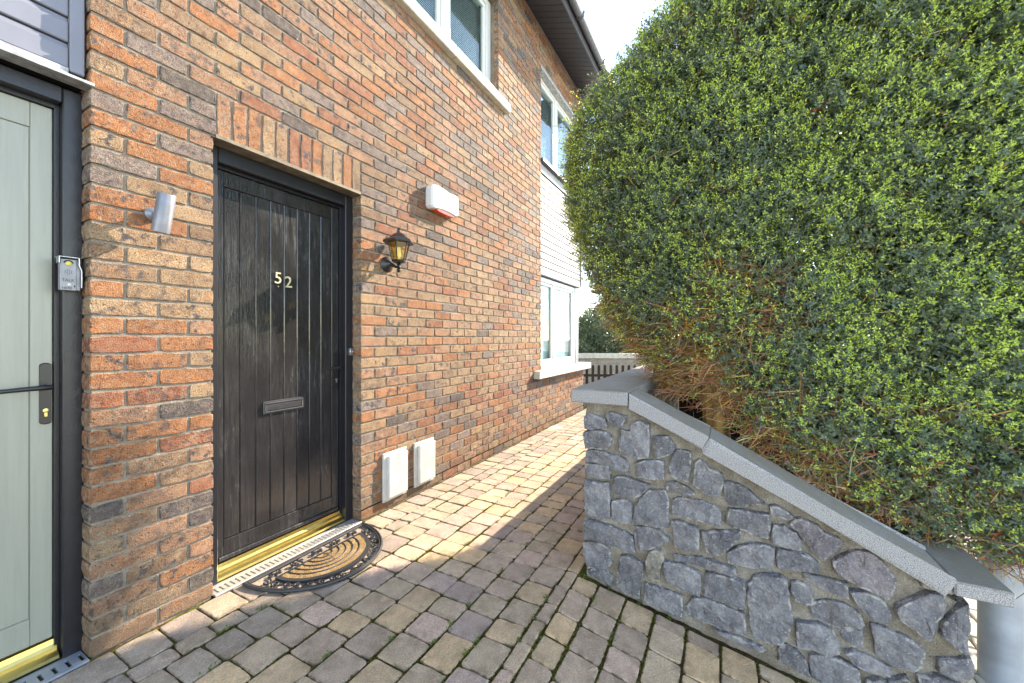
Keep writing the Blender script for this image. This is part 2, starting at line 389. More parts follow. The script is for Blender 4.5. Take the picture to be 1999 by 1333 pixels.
for ri, (y1, y0) in enumerate(rows):
    x = -1.6 + rnd.uniform(0, .15); xmax = 8.0 if y0 > -1.56 else 1.475
    while x < xmax:
        L = rnd.choice((.128, .142, .15, .158, .166, .178)) * rnd.uniform(.97, 1.03)
        if y0 < -1.54: L *= 1.12
        if x + L > xmax - .03: L = max(.05, xmax - x)
        pav.append((x + L / 2, (y0 + y1) / 2, L - rnd.uniform(.003, .006), (y1 - y0) - rnd.uniform(-.001, .004))); x += L
        if L <= .05: break
PAL_P = [((.265, .225, .175), 4), ((.24, .20, .165), 4), ((.295, .24, .17), 3), ((.225, .19, .175), 2), ((.33, .26, .175), 2), ((.275, .22, .19), 2)]
def pick(pal, rnd):
    tot = sum(w_ for _, w_ in pal); r_ = rnd.uniform(0, tot)
    for c, w_ in pal:
        r_ -= w_
        if r_ <= 0: return c
    return pal[-1][0]
items = []
for (cx, cy, L, Wd) in pav:
    cz = gz(cx, cy) + rnd.uniform(-.003, .003); q = pix_scale((cx, cy, cz)); s = 0
    if q and -60 < q[1] < 2060 and q[2] < 1400: s = L * Wd * q[0] ** 2 * abs(CAMZ - cz) / q[3]
    c = pick(PAL_P, rnd)
    k = 1.0
    if cy > -.5: c = pick([((.30, .27, .235), 3), ((.315, .275, .225), 3), ((.26, .235, .22), 2), ((.28, .25, .22), 2)], rnd)
    if .38 < cx < 5 and cy > -.33 and rnd.random() < .07: c = (.46, .44, .40)
    v_ = rnd.uniform(.9, 1.12) * (1.55 if cy > -.5 else 2.3)  # light balance put into the colour: shaded rows lifted above the sunlit house-side ones
    items.append([s, cx, cy, cz, L, Wd, (c[0] * v_ * 1.11, c[1] * v_, c[2] * v_ * .91)])
items.sort(key=lambda i: -i[0])
unit = {}
def paver_mesh(L, Wd):
    key = (round(L / .012), round(Wd / .02), rnd.randrange(2))
    if key not in unit:
        v, f, e = paver_geo(key[0] * .012, key[1] * .02, rnd); me = bpy.data.meshes.new('paver'); me.from_pydata(v, [], f); edge_attr(me, e); me.materials.append(M['paver']); unit[key] = me
    return unit[key], L / (key[0] * .012), Wd / (key[1] * .02)
tilt = math.atan(.18); sv = []; sf = []; se = []; st = []
for n_, (s, cx, cy, cz, L, Wd, c) in enumerate(items):
    rz = rnd.gauss(0, .010); rx = (tilt if cy < -1.54 else 0) + rnd.gauss(0, .008); ry = rnd.gauss(0, .008)
    if n_ < 300:
        me, sx, sy = paver_mesh(L, Wd); o = link('paver', me, path, loc=(cx, cy, cz)); o.scale = (sx, sy, 1); o.rotation_euler = (rx, ry, rz); o.color = c + (1,)
    else:
        v, f, e = paver_geo(L, Wd, rnd); mt = Matrix.Translation((cx, cy, cz)) @ Matrix.Rotation(rx, 4, 'X') @ Matrix.Rotation(rz, 4, 'Z'); k0 = len(sv)
        sv += [tuple(mt @ Vector(p)) for p in v]; sf += [tuple(i + k0 for i in q) for q in f]; se += e; st += [c + (1,)] * len(v)
me = bpy.data.meshes.new('far_pavers'); me.from_pydata(sv, [], sf); edge_attr(me, se)
a = me.attributes.new('tint', 'FLOAT_COLOR', 'POINT'); a.data.foreach_set('color', [q for c in st for q in c]); me.materials.append(M['paver_s'])
link('far_pavers', me, path, kind='stuff')

# pale setts of the street beyond the stone wall
mb = MB(); r2 = random.Random(3)
for j in range(20):
    yy = -3.18 - j * .11
    for i in range(24):
        xx = 1.2 + i * .21 + (j % 2) * .1; mb.box(xx, xx + .2, yy - .1, yy, -.38, -.325 + r2.uniform(-.004, .004), .006)
tag(mb.build('street_paving', M['sett']), kind='structure')
mb = MB(); mb.box(1.70, 6.6, -2.88, -1.83, -.4, .28); mb.box(1.70, 6.6, -6., -3.3, -.41, -.36); soil = mb.build('planting_bed', M['soil'], kind='structure')

# ------------------------------------------------------------------ house
house = empty('brick_house', (0, 0, 0))
tag(house, 'brown and orange brick house end with black and sage green doors and white windows', 'house')
wall = None
OPEN = [(-.95, 0, -.2, 5.7), (.437, 1.343, -.2, 2.29), (1.15, 3.255, 3.997, 5.085), (.97, 3.44, 3.885, 3.9975), (4.437, 6.40, .845, 5.085), (4.20, 6.40, .735, .8455)]
X0, X1, ZT = -5.0, 6.32, 5.66
# mortar body as butted blocks round the openings
WOP = [(-.958, .008, -.2, 5.7), (.429, 1.351, -.2, 2.29), (1.14, 3.263, 3.997, 5.085), (.97, 3.44, 3.885, 3.9975), (4.429, 6.40, .845, 5.085), (4.20, 6.40, .735, .8455)]
xs = sorted({X0, X1} | {min(X1, v) for o in WOP for v in o[:2]}); zs = sorted({-.3, ZT} | {max(-.3, v) for o in WOP for v in o[2:]})
inside = lambda x, z: any(o[0] < x < o[1] and o[2] < z < o[3] for o in WOP)
mb = MB()
for i in range(len(xs) - 1):
    j = 0
    while j < len(zs) - 1:
        if inside((xs[i] + xs[i + 1]) / 2, (zs[j] + zs[j + 1]) / 2): j += 1; continue
        k = j
        while k + 1 < len(zs) - 1 and not inside((xs[i] + xs[i + 1]) / 2, (zs[k + 1] + zs[k + 2]) / 2): k += 1
        mb.box(xs[i], xs[i + 1], .0065, .30, zs[j], zs[k + 1]); j = k + 1
# the jambs are mortared too: bring the block edges 8 mm back from the brick returns by using the same faces
wall = mb.build('wall', M['mortar'], house)
mb = MB(); mb.box(X0, X1, 5.5, 5.7, -.3, ZT); mb.box(X0 - .2, X0, .0, 5.7, -.3, ZT); mb.box(X1 - .24, X1, .302, 5.5, -.3, ZT); mb.box(X0, X1, .3, 5.5, 2.62, 2.8)
mb.build('rear_wall', M['room'], house)

def brick_geo(L, H, D, rnd):
    """front at y=0, centre x,z = 0"""
    hx, hz = L / 2, H / 2; n_l = max(2, int(L / .04)); pts = []
    for k in range(n_l): pts.append((-hx + L * k / n_l, -hz))
    for k in range(2): pts.append((hx, -hz + H * k / 2))
    for k in range(n_l): pts.append((hx - L * k / n_l, hz))
    for k in range(2): pts.append((-hx, hz - H * k / 2))
    corners = {0, n_l, n_l + 2, 2 * n_l + 2}; P = []
    for i, (x, z) in enumerate(pts):
        s = .0026 if i in corners else 0
        P.append((x - math.copysign(s * rnd.uniform(.3, 1.2), x) + (rnd.uniform(-.0016, .0016)), z - math.copysign(s * rnd.uniform(.3, 1.2), z) + rnd.uniform(-.0022, .0018)))
    n = len(P); v = []; e = []; f = []
    for (y, k, ed) in ((D, 0, 1), (.0032, 0, 1), (.0008, .0014, 1), (0, .0045, .3)):
        for x, z in P:
            sx = 1 - k / hx; sz = 1 - k / hz
            v.append((x * sx, y + (rnd.uniform(-.0012, .0012) if y < D else 0), z * sz)); e.append(ed)
    for i in range(3):
        for k in range(n):
            k2 = (k + 1) % n; f.append((i * n + k, i * n + k2, (i + 1) * n + k2, (i + 1) * n + k))
    f.append(tuple(3 * n + k for k in range(n)))
    return v, f, e
rnd = random.Random(11)
bricks = []   # x0,x1,z0,z1,kind
def put(x0, x1, z0, z1):
    if x1 - x0 > .028: bricks.append((x0, x1, z0, z1))
PT = .0764
nc = int(5.55 / PT) + 1
for k in range(-1, nc):
    z0 = k * PT + .0045; z1 = z0 + .0662; off = 0 if k % 2 == 0 else .1125
    cuts = [(o[0], o[1]) for o in OPEN if o[2] < (z0 + z1) / 2 < o[3]]
    if 2.285 < (z0 + z1) / 2 < 2.52: cuts.append((.447, 1.345))            # soldier course
    segs = [(X0, X1)]
    for c0, c1 in cuts:
        n2 = []
        for s0, s1 in segs:
            if c1 <= s0 or c0 >= s1: n2.append((s0, s1))
            else:
                if c0 > s0: n2.append((s0, c0))
                if c1 < s1: n2.append((c1, s1))
        segs = n2
    for s0, s1 in segs:
        i = int((s0 - 3) / .225) - 2
        while True:
            a = i * .225 + off + (0.0075 if s0 > 1.3 else 0); b = a + .215; i += 1
            if a > s1: break
            a, b = max(a, s0), min(b, s1)
            if b - a < .03 : continue
            if s1 - b < .02: b = s1
            if a - s0 < .02: a = s0
            put(a, b, z0, z1)
for i in range(12):
    a = .452 + i * .0745; put(a, a + .0645, 2.297, 2.5165)
def brick_colour(x, z, z0=0, z1=0):
    u = mnoise.noise((x * .9, z * .8, 3.3)) * .6
    pal = [((.52, .25, .125), 2.2), ((.53, .32, .21), 2.2), ((.51, .365, .23), 2.4), ((.41, .28, .185), 2), ((.32, .27, .25), 1.6), ((.19, .165, .16), .7), ((.43, .19, .115), 1.0)]
    wt = [q[1] for q in pal]
    if 2.3 < z < 2.51 and .44 < x < 1.35 and z1 - z0 > .2: wt = [2.5, 2.2, 2.0, 2.0, 1.0, .2, .6]
    elif z < .7 and x < .5: wt = [2.6, 1.6, .8, 1.3, .8, 1.6, 2.4]
    elif z > 2.0 + u: wt = [2.0, 3.2, 1.5, 1.4, 2.4, .6, 1.1]
    elif .8 < z < 1.9 and x > 1.3: wt = [1.9, 2.6, 4.6, 1.6, 1.0, .15, .5]
    elif x < .5: wt = [3.0, 3.0, 3.0, 1.6, .8, .4, .6]
    c = pick([(q[0], w_) for q, w_ in zip(pal, wt)], rnd); c = (c[0] * 1.02, c[1] * .96, c[2] * .92); v_ = rnd.uniform(.88, 1.14) * .78
    return tuple(min(.8, q * v_) for q in c)
order = []
for b in bricks:
    cx, cz = (b[0] + b[1]) / 2, (b[2] + b[3]) / 2; q = pix_scale((cx, 0, cz)); s = 0
    if q and -80 < q[1] < 1180 and -60 < q[2] < 1400: s = (b[1] - b[0]) * (b[3] - b[2]) * q[0] ** 2 * 2.238 / q[3]
    order.append((s, b))
order.sort(key=lambda t_: -t_[0])
bm_cache = {}; sv = []; sf = []; se = []; st = []
for n_, (s, (x0, x1, z0, z1)) in enumerate(order):
    L, H = x1 - x0, z1 - z0; cx, cz = (x0 + x1) / 2, (z0 + z1) / 2
    D = .100 if (abs(x0) < .002 or abs(x1 - .437) < .002 or abs(x0 - 1.343) < .003 or abs(x1 - 3.255) < .003 or x0 < -.9) else .06
    y = rnd.uniform(-.002, .002); c = brick_colour(cx, cz, z0, z1); amt = max(0, rnd.gauss(.6, .4)); ry = rnd.gauss(0, .005)
    if n_ < 300:
        key = (round(L, 3), round(H, 3), D, rnd.randrange(5))
        if key not in bm_cache:
            v, f, e = brick_geo(L, H, D, rnd); me = bpy.data.meshes.new('brick'); me.from_pydata(v, [], f); edge_attr(me, e); me.materials.append(M['brick']); bm_cache[key] = me
        o = link('brick', bm_cache[key], wall, loc=(cx, y, cz)); o.rotation_euler = (0, ry, 0); o.color = c + (amt,)
    else:
        v, f, e = brick_geo(L, H, D, rnd); k0 = len(sv); ca, sa = math.cos(ry), math.sin(ry)
        sv += [(cx + p[0] * ca + p[2] * sa, y + p[1], cz - p[0] * sa + p[2] * ca) for p in v]; sf += [tuple(i + k0 for i in q) for q in f]; se += e; st += [c + (amt,)] * len(v)
me = bpy.data.meshes.new('far_bricks'); me.from_pydata(sv, [], sf); edge_attr(me, se)
a = me.attributes.new('tint', 'FLOAT_COLOR', 'POINT'); a.data.foreach_set('color', [q for c in st for q in c]); me.materials.append(M['brick_s'])
link('far_bricks', me, wall, kind='stuff')
bx('damp_course', M['dark'], wall, 1.345, 6.318, .002, .006, .0705, .078)

# eaves
ZS0, ZS1, EV = 5.60, 5.43, .48
rf = MB(); sl = (ZS0 - ZS1) / EV
yz = [(.30, ZS0 + .30 * sl + .02), (-.505, ZS1 - .505 * sl * 0 + .02), (-.505, ZS1 + .14), (2.8, 7.3), (2.8, 7.2)]
n = len(yz); vs = [(x, y, z) for x in (-5.1, 6.62) for y, z in yz]
rf.add(vs, [tuple(range(n)), tuple(range(n, 2 * n))[::-1]] + [(i, (i + 1) % n, n + (i + 1) % n, n + i) for i in range(n)])
yz = [(2.81, 7.2), (2.81, 7.3), (6.0, 5.5), (6.0, 5.4)]; n = 4; vs = [(x, y, z) for x in (-5.1, 6.62) for y, z in yz]
rf.add(vs, [tuple(range(n)), tuple(range(n, 2 * n))[::-1]] + [(i, (i + 1) % n, n + (i + 1) % n, n + i) for i in range(n)])
roof = rf.build('roof', M['roof'], house)
x = -1.58
first = None
while x < 6.6:
    m = MB(); wv = .102
    vs = [(xx, yy, zz + dz) for xx in (x + .004, x + wv) for dz in (0, .012) for yy, zz in ((.0, ZS0), (-EV, ZS1))]
    m.add(vs, [(0, 1, 3, 2), (4, 6, 7, 5), (0, 4, 5, 1), (2, 3, 7, 6), (0, 2, 6, 4), (1, 5, 7, 3)])
    if first is None: first = m.build('soffit_board', M['soffit'], roof); fx = x
    else:
        o = first.copy(); COL.objects.link(o); o.parent = roof; o.location = first.location + Vector((x - fx, 0, 0))
    x += wv + .004
fas = bx('fascia', M['fascia'], house, -5.1, 6.62, -EV - .022, -EV, ZS1 - .02, ZS1 + .15, b=.003)
gut = MB(); prof = []
for k in range(9): a = R(180 + 180 * k / 8); prof.append((-EV - .084 + .058 * math.cos(a), ZS1 + .13 + .075 * math.sin(a)))
prof = prof + [(p[0] * .94 + (-EV - .084) * .06, p[1] + .004) for p in prof[::-1]]
n = len(prof); vs = [(xx, p[0], p[1]) for xx in (-5.1, 6.64) for p in prof]
gut.add(vs, [(i, (i + 1) % n, n + (i + 1) % n, n + i) for i in range(n)] + [tuple(range(n)), tuple(range(n, 2 * n))[::-1]], False)
gutter = gut.build('gutter', M['gutter'], house)
for xb in (-.6, .4, 1.4, 2.4, 3.4, 4.4, 5.4, 6.3):
    m = MB(); pts = []
    for k in range(9): a = R(175 + 190 * k / 8); pts.append((xb, -EV - .084 + .062 * math.cos(a), ZS1 + .13 + .079 * math.sin(a)))
    for dx in (0, .012, .024): m.tube([(p[0] + dx, p[1], p[2]) for p in pts], .006, 6)
    m.build('gutter_bracket', M['gutter'], gutter)

# windows
def window(x0, x1, z0, z1, yf, bars, name='window', blind=True):
    """bars: list of (x0,x1) uprights; panes fill between"""
    m = MB(); d = .06
    m.box(x0, x1, yf, yf + d, z0, z0 + .07, .006); m.box(x0, x1, yf, yf + d, z1 - .07, z1, .006)
    for a, b in bars: m.box(a, b, yf, yf + d, z0 + .0705, z1 - .0705, .006)
    fr = m.build(name, M['white'], house)
    for (a, b), (c, d2) in zip(bars[:-1], bars[1:]):
        m = MB(); w_ = .045; X0_, X1_ = b + .001, c - .001; Z0_, Z1_ = z0 + .072, z1 - .072
        m.box(X0_, X1_, yf + .010, yf + .05, Z0_, Z0_ + w_, .006); m.box(X0_, X1_, yf + .010, yf + .05, Z1_ - w_, Z1_, .006)
        m.box(X0_, X0_ + w_, yf + .010, yf + .05, Z0_ + w_ + .0005, Z1_ - w_ - .0005, .006); m.box(X1_ - w_, X1_, yf + .010, yf + .05, Z0_ + w_ + .0005, Z1_ - w_ - .0005, .006)
        m.build('sash', M['white'], fr)
        bx('pane', M['glass'], fr, X0_ + w_ - .004, X1_ - w_ + .004, yf + .030, yf + .034, Z0_ + w_ - .004, Z1_ - w_ + .004)
        m = MB()
        m.box(X0_ + w_ + .002, X1_ - w_ - .002, yf + .064, yf + .094, Z1_ - .03, Z1_ + .012)
        z = Z0_ + .03
        while z < Z1_ - .03:
            c_, s_ = math.cos(R(52)), math.sin(R(52)); hw = .0135; yc = yf + .078; t_ = .0006
            xa, xb = X0_ + .01, X1_ - .01
            vs = []
            for (q, h) in ((-hw, 0), (0, .0022), (hw, 0)):
                vs += [(xx, yc + q * c_ - h * s_, z + q * s_ + h * c_) for xx in (xa, xb)]
            m.add(vs, [(0, 1, 3, 2), (2, 3, 5, 4)]); z += .0215
        o = m.build('blind', M['slat'], fr, kind='stuff')
    return fr
window(1.15, 3.255, 3.998, 5.085, .10, [(1.15, 1.22), (1.52, 1.60), (2.365, 2.475), (3.16, 3.255)])
window(4.437, 6.16, 3.80, 5.085, .10, [(4.437, 4.50), (5.19, 5.28), (6.06, 6.16)])
window(4.437, 6.12, .85, 2.18, .10, [(4.437, 4.47), (5.10, 5.21), (6.02, 6.12)])
bx('corner_post', M['lampgrey'], house, 6.125, 6.30, .09, .28, .85, 2.20, b=.006)
bx('corner_post', M['white'], house, 6.165, 6.30, .09, .28, 3.80, 5.085, b=.006)
# lower window sill, two lengths; upper window sill, two lengths
for a, b in ((4.20, 5.93), (5.933, 6.50)): bx('sill', M['sill'], house, a, b, -.085, .14, .737, .843, b=.006)
for a, b in ((.972, 2.389), (2.393, 3.438)): bx('sill', M['sill'], house, a, b, -.062, .15, 3.888, 3.995, b=.007)
bx('sill_trim', M['fascia'], house, 4.44, 6.34, -.03, .15, 3.752, 3.797, b=.003)
bx('lintel', M['lead'], house, 4.44, 6.32, .004, .12, 5.055, 5.083)
bx('cladding_frame', M['fascia'], house, 4.44, 6.30, .085, .30, 2.19, 3.75)
def boards(x0, x1, z0, z1, y, mat, pitch=.102, gap=.006):
    z = z0; first = None
    while z < z1 - .02:
        h = min(pitch - gap, z1 - z)
        m = MB(); yy = y
        prof = [(yy + .02, z), (yy + .003, z), (yy, z + .004), (yy, z + h - .022), (yy + .009, z + h), (yy + .02, z + h)]
        n = len(prof); vs = [(xx, p[0], p[1]) for xx in (x0, x1) for p in prof]
        m.add(vs, [(i, (i + 1) % n, n + (i + 1) % n, n + i) for i in range(n)] + [tuple(range(n)), tuple(range(n, 2 * n))[::-1]])
        m.build('cladding_board', mat, house); z += pitch
boards(4.442, 6.27, 2.215, 3.62, .045, M['clad_glare'], gap=.013)
bx('cladding_trim', M['clad_glare'], house, 4.442, 6.27, .03, .08, 3.63, 3.75, b=.004)
bx('cladding_trim', M['clad'], house, 4.442, 6.29, .028, .085, 2.188, 2.208)
bx('corner_trim', M['clad_glare'], house, 6.272, 6.305, .03, .30, 2.188, 3.75, b=.003)
boards(-.948, -.048, 2.352, 5.55, .045, M['clad'])
bx('cladding_backing', M['dark'], house, -.948, -.002, .066, .30, 2.30, 5.6)
bx('corner_trim', M['clad'], house, -.046, -.004, .028, .064, 2.335, 5.6, b=.004)
bx('flashing', M['lead'], house, -.948, .012, -.012, .064, 2.296, 2.306)
bx('flashing_upstand', M['lead'], house, -.948, -.05, .030, .043, 2.307, 2.345)
# ------------------------------------------------------------------ text helper
def text_mesh(body, size, extrude, mat, name='lettering'):
    cu = bpy.data.curves.new('txt', 'FONT'); cu.body = body; cu.size = size; cu.extrude = extrude; cu.align_x = 'CENTER'; cu.align_y = 'CENTER'; cu.resolution_u = 6
    o = bpy.data.objects.new('txt', cu); COL.objects.link(o)
    dg = bpy.context.evaluated_depsgraph_get(); me = bpy.data.meshes.new_from_object(o.evaluated_get(dg))
    bpy.data.objects.remove(o); bpy.data.curves.remove(cu)
    me.transform(Matrix.Rotation(R(90), 4, 'X')); me.materials.clear(); me.materials.append(mat); me.name = name
    return me

# ------------------------------------------------------------------ black door (number 52)
YL = .14
m = MB()
m.box(.431, .497, .085, .20, .0, 2.285, .004); m.box(1.285, 1.349, .085, .20, .0, 2.285, .004); m.box(.4975, 1.2845, .085, .20, 2.205, 2.285, .004)
m.box(.4975, .512, .128, .20, .0, 2.2045); m.box(1.270, 1.2845, .128, .20, .0, 2.2045); m.box(.5125, 1.2695, .128, .20, 2.188, 2.2045)
dframe = m.build('door_frame', M['blackgloss'], house)
dframe['label'] = 'black door frame around the boarded door'
m = MB(); m.box(.445, 1.34, -.004, .14, 2.2865, 2.2935); m.box(.445, 1.34, -.006, -.0005, 2.287, 2.305); m.build('steel_lintel', M['steel'], house)
door = bx('door', M['black'], house, .514, 1.268, YL + .012, YL + .05, .085, 2.186)
door['label'] = 'black boarded door with number 52 and letter plate'
one('stile', M['black'], door, lambda m: m.box(.514, .548, YL, YL + .0115, .085, 2.186, .002))
one('stile', M['black'], door, lambda m: m.box(1.216, 1.268, YL, YL + .0115, .085, 2.186, .002))
one('rail', M['black'], door, lambda m: m.box(.5485, 1.2155, YL, YL + .0115, 2.106, 2.186, .002))
one('rail', M['black'], door, lambda m: m.box(.5485, 1.2155, YL, YL + .0115, .085, .195, .002))
bw = (1.2155 - .5485) / 8
for i in range(8):
    a = .5485 + i * bw; one('board', M['black'], door, lambda m: m.box(a + .0012, a + bw - .0012, YL + .002, YL + .0118, .1965, 2.1045, .0045))
one('weatherbar', M['black'], door, lambda m: m.box(.520, 1.262, YL - .012, YL - .0005, .088, .112, .004))
# letter plate
m = MB(); lx0, lx1, lz0, lz1 = .757, 1.007, .838, .912
m.box(lx0, lx1, YL - .006, YL + .001, lz0, lz1, .002)
for a in ((lx0 + .006, lx1 - .006, lz1 - .018, lz1 - .008), (lx0 + .006, lx1 - .006, lz0 + .006, lz0 + .014)): m.box(a[0], a[1], YL - .014, YL - .0061, a[2], a[3], .003)
m.box(lx0 + .006, lx0 + .014, YL - .014, YL - .0061, lz0 + .0145, lz1 - .0185, .003); m.box(lx1 - .014, lx1 - .006, YL - .014, YL - .0061, lz0 + .0145, lz1 - .0185, .003)
m.box(lx0 + .018, lx1 - .018, YL - .011, YL - .0062, lz0 + .018, lz1 - .022, .003)
m.build('letter_plate', M['lettermetal'], door)
def lever_set(par, cx, z0, z1, yf, lever_len, lever_z, mat, key):
    m = MB(); poly = []; hw = .0155
    for k in range(13): a = R(180 * k / 12); poly.append((cx + hw * math.cos(a), z1 - .010 + .010 * math.sin(a)))
    for k in range(13): a = R(180 + 180 * k / 12); poly.append((cx + hw * math.cos(a), z0 + .010 + .010 * math.sin(a)))
    m.prism_xz(poly, yf - .010, yf + .002, .003); m.build('handle_plate', mat, par)
    m = MB(); m.tube([(cx, yf - .0105, lever_z), (cx, yf - .045, lever_z)], .010, 12)
    n_ = 9; pts = [(cx + .006, yf - .046, lever_z)] + [(cx - lever_len * k / n_, yf - .050 - .004 * math.sin(k / n_ * 3.1), lever_z - .004 * (k / n_) ** 2) for k in range(1, n_ + 1)]
    m.tube(pts, [.0105] + [.0098 - .0018 * k / n_ for k in range(1, n_ + 1)], 12); m.build('lever', mat, par)
    m = MB(); kz = z0 + .055; m.lathe([(.0085, 0), (.0085, .003), (.0075, .0035)], (cx, yf - .010, kz), '-y', 16); m.box(cx - .0045, cx + .0045, yf - .0128, yf - .0101, kz - .024, kz - .006, .001)
    m.build('keyhole', key, par)
lever_set(door, 1.246, .945, 1.187, YL, .085, 1.082, M['blackmetal'], M['chrome'])
one('latch', M['chrome'], dframe, lambda m: (m.box(1.302, 1.330, .060, .0845, 1.165, 1.215, .003), m.lathe([(.006, 0), (.006, .008), (.003, .010)], (1.322, .059, 1.19), '-y', 12)))
for ch, x, z, rz in (('5', .842, 1.645, .02), ('2', .906, 1.628, -.03)):
    me = text_mesh(ch, .098, .0025, M['numeral'], 'digit'); o = link('digit', me, door, loc=(x, YL - .0045, z)); o.rotation_euler = (0, rz, 0)
m = MB(); m.lathe([(.004, 0), (.003, .002)], (.846, YL - .001, 1.598), '-y', 10); m.build('screw', M['numeral'], door)
# brass threshold with stepped profile
def threshold(x0, x1, yb):
    m = MB(); p = [(yb, .012), (yb - .048, .012), (yb - .048, .026), (yb - .030, .034), (yb - .022, .036), (yb - .020, .050), (yb - .010, .060), (yb - .006, .078), (yb + .03, .083), (yb + .03, .012)]
    n = len(p); vs = [(x, q[0], q[1]) for x in (x0, x1) for q in p]
    m.add(vs, [(i, (i + 1) % n, n + (i + 1) % n, n + i) for i in range(n)] + [tuple(range(n)), tuple(range(n, 2 * n))[::-1]])
    return m.build('threshold', M['brass'], house)
threshold(.500, 1.282, YL)
one('step', M['dark'], house, lambda m: m.box(.4385, 1.3415, .0905, .30, -.10, .0115))
# ------------------------------------------------------------------ sage green door
m = MB()
m.box(-.052, .005, .0855, .20, .0, 2.285, .004); m.box(-.955, -.899, .0855, .20, .0, 2.285, .004); m.box(-.8985, -.0525, .085, .20, 2.222, 2.285, .004)
m.box(-.066, -.0525, .126, .20, .0, 2.2215); m.box(-.8985, -.885, .126, .20, .0, 2.2215); m.box(-.8845, -.0665, .126, .20, 2.207, 2.2215)
sframe = m.build('door_frame', M['blackgloss'], house); sframe['label'] = 'black door frame around the sage green door'
YS = .142
sd = bx('door', M['sage'], house, -.884, -.067, YS + .0075, YS + .05, .085, 2.205); sd['label'] = 'sage green door with black lever handle'
one('stile', M['sage'], sd, lambda m: m.box(-.884, -.828, YS, YS + .007, .085, 2.205, .002)); one('stile', M['sage'], sd, lambda m: m.box(-.125, -.067, YS, YS + .007, .085, 2.205, .002))
one('rail', M['sage'], sd, lambda m: m.box(-.8275, -.1255, YS, YS + .007, 2.108, 2.205, .002)); one('rail', M['sage'], sd, lambda m: m.box(-.8275, -.1255, YS, YS + .007, .085, .192, .002))
bw = (.8275 - .1255) / 6
for i in range(6):
    a = -.8275 + i * bw; one('board', M['sage'], sd, lambda m: m.box(a + (.001 if i else .003), a + bw - (.0004 if i < 5 else .003), YS + .0025, YS + .0073, .195, 2.105, .0012))
lever_set(sd, -.087, .943, 1.187, YS, .120, 1.092, M['blackmetal'], M['brass'])
threshold(-.882, -.060, YS)
one('step', M['dark'], house, lambda m: m.box(-.9485, -.0015, .0905, .30, -.10, .0115))

# ------------------------------------------------------------------ drain gratings in the door recesses
def grating(x0, x1, mat, label, pitch=.0255, slot=.009):
    g = empty('drain_grating', ((x0 + x1) / 2, .04, 0)); tag(g, label, 'drain', 'channel drains in front of the doors')
    m = MB(); m.box(x0, x1, .062, .0895, -.004, .006, .001); m.box(x0, x1, -.014, .006, -.004, .006, .001)
    x = x0
    while x < x1 - .002:
        m.box(x, min(x + pitch - slot, x1), .0062, .0618, -.004, .006); x += pitch
    m.build('grate', mat, g)
    one('channel', M['dark'], g, lambda m: m.box(x0, x1, -.013, .089, -.08, -.035))
grating(.440, 1.340, M['alu'], 'white slotted drain grating in front of the black door')
grating(-.945, -.003, M['galv'], 'grey slotted drain grating in front of the sage green door', .036, .011)

# ------------------------------------------------------------------ intercom on the left door frame
ic = empty('intercom', (-.034, .085, 1.54)); tag(ic, 'silver intercom with hood and yellow button on the black frame beside the sage door', 'intercom')
ix0, ix1, iz0, iz1 = -.068, -.024, 1.475, 1.605; yf = .046
one('housing', M['intercom'], ic, lambda m: m.box(ix0 + .002, ix1 + .014, yf + .008, .0845, iz0, iz1 - .004, .003))
one('face_plate', M['intercom'], ic, lambda m: m.box(ix0, ix1, yf, yf + .0075, iz0 - .001, iz1 - .007, .002))
m = MB(); m.box(ix0 - .007, ix1 + .004, yf - .014, .084, iz1 - .003, iz1 + .001, .001); m.box(ix0 - .007, ix0 - .004, yf - .013, yf + .02, iz1 - .026, iz1 - .0031)
m.prism_xz([(ix1 + .0045, iz1), (ix1 + .0075, iz1), (ix1 + .0075, iz1 - .03), (ix1 + .0145, iz1 - .05), (ix1 + .0145, iz0 + .012), (ix1 + .0115, iz0 + .012), (ix1 + .0115, iz1 - .049), (ix1 + .0045, iz1 - .029)], yf - .006, yf + .0078)
m.build('hood', M['chrome'], ic)
cx = (ix0 + ix1) / 2
one('button', M['yellow'], ic, lambda m: m.lathe([(.009, 0), (.009, .003), (.006, .005), (.0, .005)], (cx, yf, 1.580), '-y', 20))
m = MB()
for k in range(13): 
    a = R(20 + 140 * k / 12); m.box(cx + .0125 * math.cos(a) - .0018, cx + .0125 * math.cos(a) + .0018, yf - .0008, yf - .0001, 1.579 + .0125 * math.sin(a) - .0018, 1.579 + .0125 * math.sin(a) + .0018)
m.build('button_surround', M['dark'], ic)
m = MB()
for r_ in range(5):
    for c_ in range(4):
        if r_ in (0, 4) and c_ in (0, 3): continue
        m.box(cx - .0095 + c_ * .0057 - .0014, cx - .0095 + c_ * .0057 + .0014, yf - .0006, yf - .0001, 1.556 - r_ * .0045 - .0008, 1.556 - r_ * .0045 + .0008)
m.build('speaker_slots', M['dark'], ic, kind='stuff')
one('call_button', M['white'], ic, lambda m: m.lathe([(.0055, 0), (.0055, .002), (.004, .003), (0, .003)], (cx + .002, yf, 1.497), '-y', 16))
link('lettering', text_mesh('TALK', .0145, .0003, M['ink']), ic, loc=(cx - .001, yf - .0005, 1.514))
o = link('lettering', text_mesh('HERE', .0125, .0003, M['ink']), ic, loc=(cx - .004, yf - .0005, 1.483))
m = MB(); m.box(cx + .0155, cx + .017, yf - .0007, yf - .0001, 1.484, 1.494); m.prism_xz([(cx + .013, 1.4905), (cx + .0195, 1.4905), (cx + .0163, 1.4965)], yf - .0008, yf - .0002); m.build('arrow_mark', M['ink'], ic)

